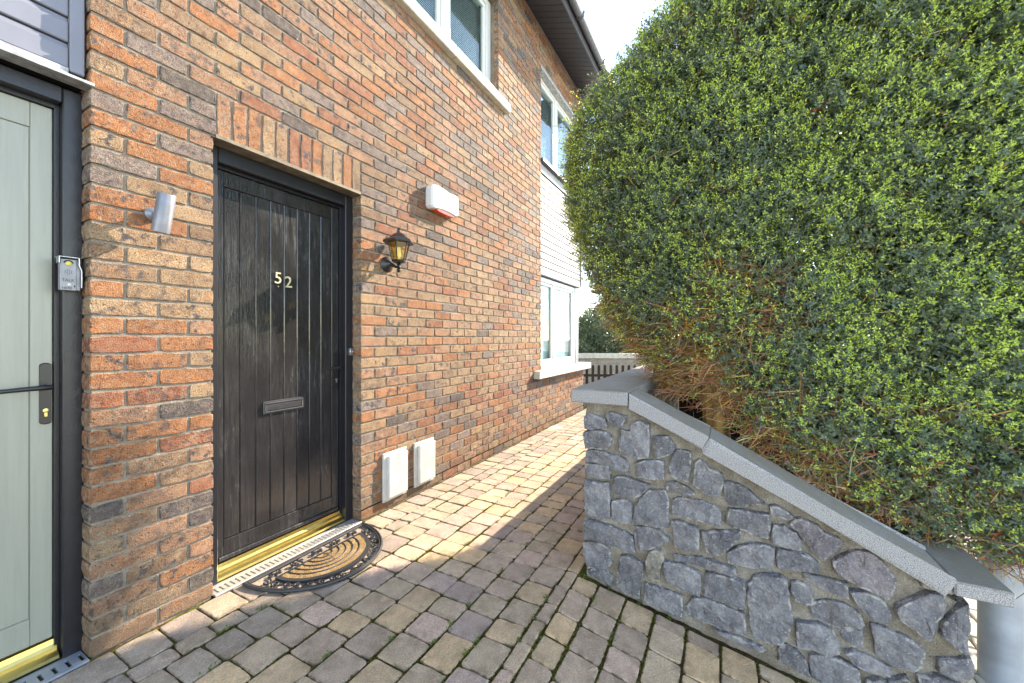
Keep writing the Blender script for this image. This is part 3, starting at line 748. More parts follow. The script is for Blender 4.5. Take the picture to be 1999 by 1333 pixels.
# ------------------------------------------------------------------ wall spotlight
sp = empty('wall_spotlight', (.20, 0, 1.83)); tag(sp, 'grey cylinder spotlight on the brick pier between the two doors', 'wall light')
one('mount', M['lampgrey'], sp, lambda m: (m.lathe([(.030, 0), (.030, .016), (.022, .022), (.012, .03)], (.196, -.002, 1.832), '-y', 24), m.tube([(.196, -.02, 1.832), (.198, -.062, 1.83)], .011, 12)))
m = MB(); ax0 = Vector((.199, -.074, 1.748)); ax1 = Vector((.207, -.116, 1.914)); r_ = .0325
pr = [(r_ - .005, .010), (r_ - .005, 0), (r_, 0), (r_, .163), (r_ - .002, .166), (.0, .166)]
d = (ax1 - ax0); me_m = MB(); me_m.lathe(pr, n=32); q = d.to_track_quat('Z', 'Y').to_matrix().to_4x4()
m.v = [tuple(ax0 + (q @ Vector(p))) for p in me_m.v]; m.f = me_m.f; m.sm = me_m.sm
m.build('lamp_body', M['lampgrey'], sp)
m = MB(); me_m = MB(); me_m.lathe([(.0, .012), (r_ - .0055, .008)], n=24); m.v = [tuple(ax0 + (q @ Vector(p))) for p in me_m.v]; m.f = me_m.f[:24]; m.sm = [False] * 24; m.build('lens', M['brass'], sp)

# ------------------------------------------------------------------ coach lantern
ln = empty('wall_lantern', (1.58, 0, 1.86)); tag(ln, 'black coach lantern with amber glass on the brick wall right of the black door', 'lantern')
LX, LY = 1.58, -.125
one('backplate', M['blackmetal'], ln, lambda m: m.lathe([(.058, 0), (.060, .006), (.052, .014), (.036, .024), (.022, .036), (.014, .05), (.0, .052)], (LX, -.002, 1.838), '-y', 28))
pts = [(LX, -.045, 1.838), (LX, -.07, 1.826), (LX, -.095, 1.812), (LX, LY, 1.811)]
one('arm', M['blackmetal'], ln, lambda m: (m.tube(pts, [.016, .012, .010, .010], 12), m.lathe([(.002, -.042), (.009, -.036), (.012, -.028), (.006, -.021), (.010, -.014), (.015, -.004), (.009, .008), (.012, .014), (.016, .020), (.008, .026), (.010, .036)], (LX, LY, 1.811), n=20)))
one('base', M['blackmetal'], ln, lambda m: m.lathe([(.010, -.018), (.030, -.014), (.050, -.006), (.054, .0), (.054, .006), (.046, .010)], (LX, LY, 1.852), n=6, smooth=False, phase=R(30)))
m = MB(); m.lathe([(.115, -.022), (.119, -.020), (.108, -.004), (.070, .016), (.048, .036), (.036, .046), (.020, .054), (.012, .060), (.012, .066), (.006, .070), (.007, .076), (.012, .082), (.009, .090), (.002, .094)], (LX, LY, 2.006), n=6, smooth=False, phase=R(30)); m.build('roof', M['blackmetal'], ln)
one('collar', M['blackmetal'], ln, lambda m: m.lathe([(.078, 0), (.082, .004), (.084, .020)], (LX, LY, 1.982), n=6, smooth=False, phase=R(30)))
zb, zt, rb, rt = 1.862, 1.984, .047, .078
for k in range(6):
    a0, a1 = R(30 + 60 * k), R(90 + 60 * k)
    P = [(LX + r0 * math.cos(a), LY + r0 * math.sin(a), z) for r0, z in ((rb, zb), (rt, zt)) for a in (a0, a1)]
    n_ = Vector((math.cos((a0 + a1) / 2), math.sin((a0 + a1) / 2), 0)) * -.002
    m = MB(); m.add(P + [tuple(Vector(p) + n_) for p in P], [(0, 1, 3, 2), (4, 6, 7, 5), (0, 4, 5, 1), (2, 3, 7, 6), (0, 2, 6, 4), (1, 5, 7, 3)]); m.build('glass', M['amber'], ln)
    m = MB(); m.tube([(LX + rb * 1.02 * math.cos(a0), LY + rb * 1.02 * math.sin(a0), zb - .002), (LX + rt * 1.02 * math.cos(a0), LY + rt * 1.02 * math.sin(a0), zt + .002)], .0042, 6); m.build('glazing_bar', M['blackmetal'], ln)
one('bulb', M['bulb'], ln, lambda m: m.lathe([(.012, 0), (.012, .02), (.016, .024), (.016, .085), (.010, .094), (0, .096)], (LX, LY, 1.860), n=16))

# ------------------------------------------------------------------ alarm box
al = empty('alarm_box', (2.21, 0, 2.5)); tag(al, 'white alarm bell box with red lens underneath high on the brick wall', 'alarm box')
AP = [(2.017, 2.552), (2.030, 2.583), (2.075, 2.600), (2.130, 2.604), (2.204, 2.600), (2.263, 2.590), (2.320, 2.592), (2.375, 2.594), (2.395, 2.580), (2.402, 2.555), (2.402, 2.420), (2.385, 2.402), (2.350, 2.396), (2.263, 2.400), (2.150, 2.400), (2.075, 2.392), (2.035, 2.388), (2.017, 2.408)]
one('backplate', M['white'], al, lambda m: m.prism_xz([(2.21 + (x - 2.21) * .97, 2.495 + (z - 2.495) * .95) for x, z in AP], -.016, -.001))
one('cover', M['white'], al, lambda m: m.prism_xz(AP, -.078, -.0165, .016))
one('lens', M['red'], al, lambda m: m.prism_xz([(2.085, 2.394), (2.16, 2.401), (2.262, 2.401), (2.342, 2.397), (2.325, 2.384), (2.26, 2.377), (2.17, 2.377), (2.105, 2.382)], -.070, -.014, .006))

# ------------------------------------------------------------------ two white access covers low on the wall
for x0, lab in ((1.535, 'white plastic access cover low on the brick wall, the one nearer the black door'), (1.872, 'white plastic access cover low on the brick wall, the one farther from the black door')):
    g = empty('access_cover', (x0 + .12, 0, .24)); tag(g, lab, 'access cover', 'white access covers low on the wall')
    x1, z0, z1 = x0 + .245, .062, .425
    one('frame', M['cover'], g, lambda m: m.box(x0, x1, -.018, -.0005, z0, z1, .003))
    m = MB(); m.box(x0 + .030, x1 - .016, -.046, -.0185, z0 + .025, z1 - .022, .005); m.box(x0 + .040, x1 - .03, -.0475, -.0462, z0 + .034, z0 + .038); m.build('cover', M['cover'], g)
    for px, pz in ((x0 + .014, z0 + .012), (x0 + .014, z1 - .012), (x1 - .008, z0 + .012), (x1 - .008, z1 - .012)): one('screw', M['lampgrey'], g, lambda m: m.lathe([(.004, 0), (.0035, .0015)], (px, -.018, pz), '-y', 8))
    for px, pz in ((x0 + .06, z1 - .05), (x0 + .12, z1 - .05), (x0 + .19, z1 - .05), (x0 + .13, (z0 + z1) / 2)): one('screw', M['lampgrey'], g, lambda m: m.lathe([(.0035, 0), (.003, .001)], (px, -.046, pz), '-y', 8))

# ------------------------------------------------------------------ half round door mat
mt = empty('door_mat', (.93, -.2, 0)); tag(mt, 'half round rubber scrollwork door mat with coir centre in front of the black door', 'door mat')
MX, MY, ZM = .932, -.048, .012
def arc(ax, ay, n=48, a0=180, a1=360): return [(MX + ax * math.cos(R(a0 + (a1 - a0) * k / n)), MY + ay * math.sin(R(a0 + (a1 - a0) * k / n)), ZM) for k in range(n + 1)]
A, B = .380, .425
m = MB(); m.tube(arc(A, B) , .0085, 8); m.tube(arc(A - .013, B - .013), .005, 6); m.tube([(MX - A - .004, MY, ZM), (MX + A + .004, MY, ZM)], .0085, 8); m.tube([(MX - A + .01, MY - .014, ZM), (MX + A - .01, MY - .014, ZM)], .005, 6); m.build('rim', M['rubber'], mt)
CY = MY - .095; a_, b_ = .275, .262
def arc2(ax, ay, n=40, z=ZM): return [(MX + ax * math.cos(R(180 + 180 * k / n)), CY + ay * math.sin(R(180 + 180 * k / n)), z) for k in range(n + 1)]
m = MB(); o_ = arc2(a_, b_); i_ = arc2(a_ - .022, b_ - .024); i_ = [(p[0], min(p[1], CY - .016), p[2]) for p in i_]; n = len(o_)
vs = [(p[0], p[1], .018) for p in o_] + [(p[0], p[1], .018) for p in i_] + [(p[0], p[1], .005) for p in o_] + [(p[0], p[1], .005) for p in i_]
fs = []
for k in range(n - 1): fs += [(k, k + 1, n + k + 1, n + k), (2 * n + k, k, k + 1, 2 * n + k + 1)[0:4], (n + k, n + k + 1, 3 * n + k + 1, 3 * n + k)]
fs += [(0, n, 2 * n - 1, n - 1), (0, n - 1, 3 * n - 1, 2 * n)]
m.add(vs, fs); m.build('inner_border', M['rubber'], mt)
m = MB(); ring = [(p[0], p[1], .017) for p in i_]; rr = random.Random(2)
vs = []; fs = []; NR = 14
for j in range(NR + 1):
    s_ = j / NR
    for p in ring: vs.append((MX + (p[0] - MX) * s_, CY - .016 + (p[1] - CY + .016) * s_, .0165 + rr.uniform(-.0015, .002)))
n = len(ring)
for j in range(NR):
    for k in range(n - 1): fs.append((j * n + k, j * n + k + 1, (j + 1) * n + k + 1, (j + 1) * n + k))
m.add(vs, fs); m.build('coir_pad', M['coir'], mt)
for s_ in (.2, .36, .52, .68, .84):
    m = MB(); m.tube([(MX + (p[0] - MX) * s_, CY - .016 + (p[1] - CY + .016) * s_, .0185) for p in ring], .0034, 6, True, True); m.build('ridge', M['rubber'], mt)
def scroll(cx, cy, tx, ty, size, flip):
    """an S scroll: two spirals joined, along the tangent (tx,ty)"""
    nx, ny = -ty * flip, tx * flip; pts = []
    def P(u, v_): return (cx + tx * u * size + nx * v_ * size, cy + ty * u * size + ny * v_ * size, ZM)
    left = []; 
    for k in range(22):
        a = R(-90 + 420 * k / 21); r_ = .42 * (1 - k / 27); left.append(P(-.52 - r_ * math.sin(a - R(90)) * .9 - .0, .0 + r_ * math.cos(a - R(90)) * 1.0))
    right = []
    for k in range(22):
        a = R(-90 + 420 * k / 21); r_ = .42 * (1 - k / 27); right.append(P(.52 + r_ * math.sin(a - R(90)) * .9, -(.0 + r_ * math.cos(a - R(90)))))
    pts = left[::-1] + right
    m = MB(); m.tube(pts, [.0028] * 6 + [.0042] * (len(pts) - 12) + [.0028] * 6, 6)
    m.tube([left[-1], tuple(Vector(left[-1]) + Vector((0, 0, .004)))], .0055, 8); m.tube([right[-1], tuple(Vector(right[-1]) + Vector((0, 0, .004)))], .0055, 8)
    m.build('scroll', M['rubber'], mt)
NS = 9
for k in range(NS):
    a = R(180 + 14 + (180 - 28) * k / (NS - 1)); rx, ry = A - .062, B - .052
    c_ = (MX + rx * math.cos(a), MY - .03 + (ry - .01) * math.sin(a)); t_ = Vector((-rx * math.sin(a), ry * math.cos(a))).normalized()
    scroll(c_[0], c_[1], t_.x, t_.y, .056, 1 if k % 2 else -1)
for k in range(5): scroll(MX - .25 + .125 * k, MY - .052, 1, 0, .046, 1 if k % 2 else -1)
# ------------------------------------------------------------------ stone retaining wall with granite coping
sw = empty('stone_wall', (1.6, -2.2, 0)); tag(sw, 'grey rubble stone wall with sloping granite coping in front of the hedge', 'wall')
WX, WY0, WY1 = 1.500, -1.577, -3.040
def wall_top(y):            # underside of the coping on the front face
    if y > -1.835: return .936
    return .936 - .538 * (-1.835 - y) - .012
mb = MB(); NY, NZ = 90, 60
for j in range(NY + 1):
    y = WY0 + (WY1 - WY0) * j / NY
    for k in range(NZ + 1):
        z = -.36 + (wall_top(y) + .36) * k / NZ
        d = mnoise.noise((y * 9, z * 9, 1.)) * .011 + mnoise.noise((y * 28, z * 28, 5.)) * .008
        ey = .012 * mnoise.noise((z * 8, 2., j * .0)) if j in (0, NY) else 0
        mb.v.append((WX + .006 - d, y + ey, z))
for j in range(NY):
    for k in range(NZ):
        a = j * (NZ + 1) + k; mb.f.append((a, a + NZ + 1, a + NZ + 2, a + 1)); mb.sm.append(True)
core = mb.build('mortar', M['smortar'], sw)
mb = MB()
poly = [(WY0, -.36), (WY0, .9355), (-1.80, .9355)]
mb.box(1.522, 7.3, -1.800, WY0, -.36, .935)                                   # return along the path
vs = [(x, y, z) for x in (1.522, 1.69) for y, z in ((-1.8005, -.36), (-1.8005, .93), (WY1, wall_top(WY1)), (WY1, -.36))]
mb.add(vs, [(0, 1, 2, 3), (7, 6, 5, 4), (0, 4, 5, 1), (1, 5, 6, 2), (2, 6, 7, 3), (3, 7, 4, 0)])
mb.box(1.6905, 5.0, -3.03, -2.89, -.36, .342)
mb.build('core', M['smortar'], sw)

STONES=[[(-1.57,0.858),(-1.596,0.876),(-1.65,0.865),(-1.681,0.853),(-1.693,0.812),(-1.631,0.802),(-1.57,0.792)],[(-1.687,0.881),(-1.723,0.893),(-1.753,0.884),(-1.789,0.878),(-1.777,0.841),(-1.756,0.815),(-1.732,0.819),(-1.708,0.841)],[(-1.567,0.77),(-1.606,0.787),(-1.65,0.79),(-1.702,0.779),(-1.714,0.753),(-1.699,0.7),(-1.643,0.696),(-1.58,0.693)],[(-1.774,0.808),(-1.812,0.801),(-1.823,0.843),(-1.852,0.86),(-1.903,0.849),(-1.908,0.791),(-1.9,0.683),(-1.852,0.673),(-1.8,0.678),(-1.759,0.702),(-1.756,0.755)],[(-1.927,0.794),(-1.968,0.798),(-1.997,0.796),(-2.026,0.755),(-2.021,0.731),(-1.99,0.704),(-1.938,0.686),(-1.929,0.736)],[(-1.577,0.671),(-1.631,0.682),(-1.723,0.673),(-1.783,0.657),(-1.805,0.625),(-1.797,0.591),(-1.771,0.584),(-1.717,0.603),(-1.65,0.617),(-1.58,0.612)],[(-1.577,0.603),(-1.643,0.606),(-1.702,0.609),(-1.705,0.543),(-1.637,0.538),(-1.577,0.546)],[(-1.849,0.652),(-1.903,0.669),(-1.946,0.673),(-1.973,0.668),(-1.973,0.585),(-1.925,0.58),(-1.852,0.58)],[(-2.016,0.703),(-2.032,0.738),(-2.063,0.74),(-2.098,0.734),(-2.096,0.681),(-2.088,0.602),(-2.047,0.598),(-2.011,0.617),(-2.006,0.65)],[(-1.574,0.515),(-1.625,0.511),(-1.696,0.517),(-1.705,0.476),(-1.705,0.337),(-1.65,0.319),(-1.58,0.329),(-1.57,0.42)],[(-1.732,0.554),(-1.771,0.566),(-1.835,0.559),(-1.908,0.545),(-1.903,0.527),(-1.858,0.484),(-1.823,0.469),(-1.771,0.464),(-1.729,0.475)],[(-1.992,0.577),(-2.032,0.578),(-2.078,0.567),(-2.108,0.55),(-2.108,0.535),(-2.063,0.525),(-1.992,0.535)],[(-2.118,0.684),(-2.136,0.706),(-2.163,0.694),(-2.175,0.666),(-2.225,0.652),(-2.237,0.617),(-2.225,0.566),(-2.202,0.541),(-2.163,0.547),(-2.108,0.583)],[(-1.723,0.431),(-1.765,0.442),(-1.806,0.442),(-1.818,0.42),(-1.815,0.334),(-1.771,0.327),(-1.723,0.335)],[(-1.903,0.513),(-1.946,0.523),(-1.984,0.525),(-1.995,0.484),(-1.994,0.354),(-1.925,0.344),(-1.835,0.347),(-1.838,0.418),(-1.869,0.471)],[(-2.019,0.489),(-2.047,0.506),(-2.113,0.505),(-2.168,0.504),(-2.211,0.489),(-2.225,0.46),(-2.218,0.412),(-2.158,0.413),(-2.083,0.418),(-2.016,0.423)],[(-1.574,0.302),(-1.631,0.302),(-1.693,0.295),(-1.771,0.279),(-1.818,0.266),(-1.835,0.188),(-1.8,0.179),(-1.723,0.199),(-1.643,0.204),(-1.577,0.209)],[(-1.835,0.315),(-1.891,0.328),(-1.957,0.325),(-2.003,0.296),(-1.946,0.251),(-1.908,0.224),(-1.863,0.207),(-1.841,0.254)],[(-2.011,0.388),(-2.047,0.394),(-2.083,0.382),(-2.128,0.381),(-2.131,0.281),(-2.113,0.265),(-2.073,0.26),(-2.029,0.269),(-2.019,0.331)],[(-2.15,0.364),(-2.222,0.383),(-2.3,0.403),(-2.307,0.379),(-2.246,0.307),(-2.202,0.264),(-2.166,0.277),(-2.154,0.32)],[(-2.242,0.61),(-2.256,0.62),(-2.302,0.615),(-2.329,0.599),(-2.373,0.566),(-2.395,0.552),(-2.351,0.538),(-2.293,0.514),(-2.265,0.513),(-2.244,0.552)],[(-2.261,0.496),(-2.325,0.499),(-2.36,0.499),(-2.412,0.502),(-2.418,0.483),(-2.41,0.395),(-2.36,0.396),(-2.32,0.41),(-2.288,0.415),(-2.247,0.424)],[(-2.417,0.539),(-2.442,0.544),(-2.476,0.531),(-2.504,0.507),(-2.492,0.499),(-2.459,0.502),(-2.425,0.51)],[(-2.434,0.456),(-2.471,0.46),(-2.508,0.443),(-2.529,0.413),(-2.525,0.378),(-2.476,0.375),(-2.429,0.384),(-2.429,0.425)],[(-2.492,0.474),(-2.512,0.499),(-2.533,0.508),(-2.588,0.491),(-2.603,0.47),(-2.656,0.454),(-2.662,0.441),(-2.634,0.391),(-2.607,0.353),(-2.568,0.379),(-2.549,0.413),(-2.525,0.447)],[(-2.451,0.359),(-2.492,0.362),(-2.549,0.359),(-2.588,0.34),(-2.59,0.307),(-2.584,0.296),(-2.541,0.296),(-2.496,0.281),(-2.446,0.277),(-2.444,0.317)],[(-2.261,0.3),(-2.302,0.332),(-2.351,0.359),(-2.408,0.366),(-2.432,0.357),(-2.429,0.303),(-2.417,0.256),(-2.365,0.25),(-2.311,0.245),(-2.261,0.25),(-2.256,0.278)],[(-2.638,0.359),(-2.659,0.376),(-2.693,0.404),(-2.715,0.419),(-2.754,0.42),(-2.783,0.402),(-2.807,0.376),(-2.833,0.333),(-2.831,0.305),(-2.807,0.257),(-2.772,0.269),(-2.726,0.283),(-2.689,0.296),(-2.659,0.309),(-2.648,0.313)],[(-2.535,0.274),(-2.557,0.278),(-2.596,0.275),(-2.682,0.274),(-2.684,0.22),(-2.649,0.221),(-2.596,0.231),(-2.553,0.248)],[(-2.496,0.226),(-2.516,0.235),(-2.557,0.22),(-2.57,0.202),(-2.567,0.155),(-2.534,0.145),(-2.512,0.157),(-2.498,0.186)],[(-2.357,0.208),(-2.391,0.23),(-2.457,0.246),(-2.478,0.218),(-2.489,0.133),(-2.496,0.058),(-2.48,-0.003),(-2.464,-0.054),(-2.415,-0.069),(-2.357,-0.064),(-2.344,-0.005),(-2.337,0.084),(-2.335,0.17)],[(-2.163,0.171),(-2.209,0.181),(-2.277,0.182),(-2.315,0.176),(-2.321,0.126),(-2.312,0.059),(-2.282,0.052),(-2.235,0.064),(-2.161,0.065),(-2.155,0.099)],[(-2.023,0.222),(-2.077,0.23),(-2.155,0.238),(-2.235,0.236),(-2.282,0.228),(-2.287,0.209),(-2.266,0.197),(-2.198,0.202),(-2.1,0.199),(-2.026,0.195)],[(-1.979,0.176),(-2.043,0.184),(-2.106,0.176),(-2.133,0.166),(-2.142,0.119),(-2.133,0.056),(-2.1,0.058),(-2.043,0.062),(-2.002,0.072),(-1.976,0.109)],[(-1.891,0.161),(-1.908,0.206),(-1.93,0.226),(-1.963,0.226),(-1.973,0.183),(-1.957,0.145),(-1.955,0.078),(-1.925,0.072),(-1.9,0.082),(-1.894,0.127)],[(-1.766,0.145),(-1.799,0.158),(-1.85,0.148),(-1.878,0.133),(-1.872,0.079),(-1.856,-0.036),(-1.799,-0.034),(-1.741,-0.015),(-1.75,0.064)],[(-1.567,0.169),(-1.606,0.181),(-1.668,0.184),(-1.702,0.166),(-1.717,0.097),(-1.693,0.072),(-1.625,0.05),(-1.586,0.049),(-1.57,0.101)],[(-1.583,0.02),(-1.618,0.039),(-1.674,0.052),(-1.717,0.03),(-1.717,-0.012),(-1.662,-0.004),(-1.586,0.002)],[(-1.888,0.042),(-1.937,0.043),(-2.002,0.034),(-2.058,0.026),(-2.056,-0.067),(-2.014,-0.065),(-1.949,-0.052),(-1.885,-0.047)],[(-2.083,-0.009),(-2.106,0.032),(-2.155,0.048),(-2.235,0.046),(-2.312,0.036),(-2.325,-0.012),(-2.326,-0.055),(-2.277,-0.064),(-2.198,-0.064),(-2.111,-0.061),(-2.08,-0.04)],[(-2.198,-0.079),(-2.277,-0.081),(-2.386,-0.097),(-2.398,-0.109),(-2.381,-0.121),(-2.312,-0.112),(-2.235,-0.099)],[(-2.452,-0.072),(-2.48,-0.056),(-2.516,-0.065),(-2.543,-0.095),(-2.559,-0.149),(-2.525,-0.146),(-2.494,-0.137),(-2.452,-0.131)],[(-2.517,0.061),(-2.571,0.072),(-2.635,0.073),(-2.652,0.028),(-2.658,-0.02),(-2.63,-0.038),(-2.571,-0.034),(-2.52,-0.042)],[(-2.562,-0.064),(-2.612,-0.045),(-2.664,-0.05),(-2.719,-0.064),(-2.722,-0.123),(-2.652,-0.166),(-2.606,-0.158),(-2.568,-0.15)],[(-2.565,0.151),(-2.624,0.188),(-2.68,0.188),(-2.719,0.165),(-2.733,0.128),(-2.724,0.107),(-2.664,0.086),(-2.577,0.093)],[(-2.694,0.246),(-2.741,0.257),(-2.783,0.249),(-2.809,0.216),(-2.824,0.169),(-2.788,0.15),(-2.751,0.162),(-2.719,0.201)],[(-2.658,0.077),(-2.692,0.089),(-2.73,0.095),(-2.733,0.029),(-2.703,0.025),(-2.675,0.044)],[(-2.762,0.131),(-2.788,0.136),(-2.845,0.125),(-2.895,0.103),(-2.919,0.079),(-2.909,0.015),(-2.885,-0.008),(-2.835,-0.008),(-2.778,0.018),(-2.773,0.072)],[(-2.835,0.231),(-2.88,0.272),(-2.924,0.312),(-2.962,0.311),(-2.971,0.288),(-2.957,0.231),(-2.933,0.144),(-2.924,0.134),(-2.885,0.16),(-2.84,0.192)],[(-3.028,0.306),(-3.033,0.231),(-3.028,0.114),(-2.999,0.135),(-2.962,0.167),(-2.971,0.209),(-2.999,0.271)],[(-2.955,0.066),(-2.999,0.08),(-3.039,0.105),(-3.046,0.057),(-3.035,0.023),(-2.999,0.012),(-2.959,0.022)],[(-2.68,-0.004),(-2.708,0.01),(-2.773,-0.004),(-2.819,-0.021),(-2.814,-0.057),(-2.762,-0.057),(-2.703,-0.039)],[(-2.899,-0.016),(-2.952,-0.001),(-3.008,-0.001),(-3.03,-0.026),(-2.962,-0.089),(-2.904,-0.08)],[(-2.751,-0.096),(-2.788,-0.074),(-2.845,-0.092),(-2.865,-0.131),(-2.783,-0.16),(-2.741,-0.15)],[(-2.814,-0.071),(-2.865,-0.036),(-2.89,-0.08),(-2.895,-0.118),(-2.875,-0.133),(-2.85,-0.083)]]
def resample(poly, step):
    out = []
    n = len(poly)
    for i in range(n):
        a, b = poly[i], poly[(i + 1) % n]; L = math.hypot(b[0] - a[0], b[1] - a[1]); k = max(1, int(L / step + .5))
        for j in range(k): out.append((a[0] + (b[0] - a[0]) * j / k, a[1] + (b[1] - a[1]) * j / k))
    return out
rs = random.Random(21)
def make_stone(poly, xf, parent, proud=None, face='x'):
    n0 = len(poly); cy = sum(p[0] for p in poly) / n0; cz = sum(p[1] for p in poly) / n0
    size = math.sqrt(abs(sum(poly[i][0] * poly[(i + 1) % n0][1] - poly[(i + 1) % n0][0] * poly[i][1] for i in range(n0))) / 2)
    P = resample(poly, .022); P = [(y + rs.uniform(-.0025, .0025), z + rs.uniform(-.0025, .0025)) for y, z in P]
    n = len(P); proud = proud or rs.uniform(.014, .026); ta, tb = rs.uniform(-.12, .12), rs.uniform(-.10, .10)
    v = []; f = []; e = []; sd = rs.uniform(0, 50)
    rings = ((-.05, -.0055, 1), (proud * .3, -.0055, 1), (proud * .9, -.0035, 1), (proud, .001, .9), (proud + .002, .012, 0), (proud + .003, .05, 0))
    for (h, k, ed) in rings:
        for y, z in P:
            d = math.hypot(y - cy, z - cz); s_ = max(.12, 1 - k / max(d, .01)); yy, zz = cy + (y - cy) * s_, cz + (z - cz) * s_
            hh = h
            if h > proud * .5:
                hh += ta * (yy - cy) + tb * (zz - cz) + .010 * mnoise.noise((yy * 16 + sd, zz * 16, 0)) + .006 * mnoise.noise((yy * 45 + sd, zz * 45, 3))
                hh = max(hh, proud * .35)
            v.append((hh, yy, zz)); e.append(ed)
    nr = len(rings)
    for i in range(nr - 1):
        for k in range(n):
            k2 = (k + 1) % n; f.append((i * n + k, i * n + k2, (i + 1) * n + k2, (i + 1) * n + k))
    f.append(tuple((nr - 1) * n + k for k in range(n)))
    v = [(xf - p[0], p[1], p[2]) for p in v] if face == 'x' else [(p[1], xf + p[0], p[2]) for p in v]
    me = bpy.data.meshes.new('stone'); me.from_pydata(v, [], f); edge_attr(me, e); me.materials.append(M['stone'])
    bm = bmesh.new(); bm.from_mesh(me); bmesh.ops.recalc_face_normals(bm, faces=bm.faces); bm.to_mesh(me); bm.free()
    o = link('stone', me, parent); k = rs.uniform(.75, 1.22); o.color = (.285 * k, .288 * k, .305 * k, 1)
    return o
for i, poly in enumerate(STONES):
    o = make_stone(poly, WX, sw)
    if i == 34: o.color = (.42, .39, .32, 1); o['label'] = 'pale buff stone near the foot of the wall'
    if i in (24, 27): o.color = (.30, .275, .29, 1)
# path side of the return wall: courses of roughly squared stones
for j in range(6):
    x = 1.56 + rs.uniform(0, .05)
    while x < 7.1:
        L = rs.uniform(.13, .26); h = .135; z0 = .03 + j * .15
        make_stone([(x, z0 + rs.uniform(0, .02)), (x + L / 2, z0), (x + L, z0 + rs.uniform(0, .02)), (x + L, z0 + h), (x + L * .5, z0 + h + rs.uniform(-.01, .01)), (x, z0 + h - rs.uniform(0, .02))], WY0 + .002, sw, face='y'); x += L + .02
# granite coping
CF = 1.450
x = CF
for x1 in (2.32, 3.24, 4.16, 5.08, 6.0, 6.9, 7.35):
    bx('coping_stone', M['granite'], sw, x + (.0 if x == CF else .003), x1, -1.807, -1.504, .938, 1.010, b=.006); x = x1
def slope_slab(ya, za, yb, zb, cut_a=0.0, cut_b=0.0, x0=CF, x1=1.705, th=.066):
    """sloping slab from (ya,za) to (yb,zb) along its top front edge"""
    L = math.hypot(yb - ya, zb - za); ty, tz = (yb - ya) / L, (zb - za) / L; ny, nz = -tz * -1, ty * -1
    ny, nz = (tz, -ty) if -ty > 0 else (-tz, ty)
    top = [(ya, za), (yb, zb)]; bot = [(yb - ny * th + ty * cut_b, zb - nz * th + tz * cut_b), (ya - ny * th + ty * cut_a, za - nz * th + tz * cut_a)]
    prof = top + bot; c = .005; m = MB()
    cy = sum(p[0] for p in prof) / 4; cz = sum(p[1] for p in prof) / 4
    ins = [(p[0] + (cy - p[0]) * .012 + (0), p[1] + (cz - p[1]) * .10) for p in prof]
    vs = [(x0 + c, p[0], p[1]) for p in prof] + [(x1 - c, p[0], p[1]) for p in prof] + [(x0, p[0], p[1]) for p in ins] + [(x1, p[0], p[1]) for p in ins]
    fs = [(i, (i + 1) % 4, 4 + (i + 1) % 4, 4 + i) for i in range(4)] + [(i, (i + 1) % 4, 8 + (i + 1) % 4, 8 + i) for i in range(4)] + [(4 + i, 4 + (i + 1) % 4, 12 + (i + 1) % 4, 12 + i) for i in range(4)] + [(8, 9, 10, 11), (12, 13, 14, 15)]
    m.add(vs, fs); return m.build('coping_stone', M['granite'], sw)
slope_slab(-1.813, 1.004, -2.177, .824, cut_a=.03)
slope_slab(-2.180, .8225, -2.992, .386)
bx('coping_stone', M['granite'], sw, 1.452, 2.30, -3.139, -2.985, .338, .392, b=.006); bx('coping_stone', M['granite'], sw, 2.304, 3.4, -3.139, -2.985, .338, .392, b=.006)
one('mortar_fillet', M['smortar'], sw, lambda m: m.box(1.462, 1.70, -2.985, -2.90, .335, .372, .004))

# ------------------------------------------------------------------ foliage helpers
def leaves_mesh(name, B_, D_, N_, L_, W_, C_, mat):
    n = len(B_); D_ = D_ / np.linalg.norm(D_, axis=1)[:, None]
    S_ = np.cross(D_, N_); S_ /= (np.linalg.norm(S_, axis=1)[:, None] + 1e-9); N_ = np.cross(S_, D_)
    L_ = L_[:, None]; W_ = W_[:, None]
    v = np.empty((n, 6, 3)); v[:, 0] = B_; v[:, 1] = B_ + D_ * L_ * .5 - S_ * W_ * .5 + N_ * W_ * .16; v[:, 2] = B_ + D_ * L_ * .52
    v[:, 3] = B_ + D_ * L_ * .5 + S_ * W_ * .5 + N_ * W_ * .16; v[:, 4] = B_ + D_ * L_ - N_ * L_ * .10; v[:, 5] = B_ + D_ * L_ * .08
    v = v[:, [0, 1, 2, 3, 4]]
    tri = np.array([(0, 2, 1), (0, 3, 2), (1, 2, 4), (2, 3, 4)]); f = (tri[None] + (np.arange(n) * 5)[:, None, None]).reshape(-1, 3)
    me = bpy.data.meshes.new(name); me.vertices.add(n * 5); me.vertices.foreach_set('co', v.reshape(-1))
    me.loops.add(len(f) * 3); me.loops.foreach_set('vertex_index', f.reshape(-1).astype(np.int32))
    me.polygons.add(len(f)); me.polygons.foreach_set('loop_start', np.arange(0, len(f) * 3, 3, dtype=np.int32)); me.polygons.foreach_set('loop_total', np.full(len(f), 3, dtype=np.int32))
    me.update(); c = np.ones((n, 5, 4)); c[:, :, :3] = C_[:, None]; a = me.attributes.new('tint', 'FLOAT_COLOR', 'POINT'); a.data.foreach_set('color', c.reshape(-1))
    me.materials.append(mat); me.validate(); return me
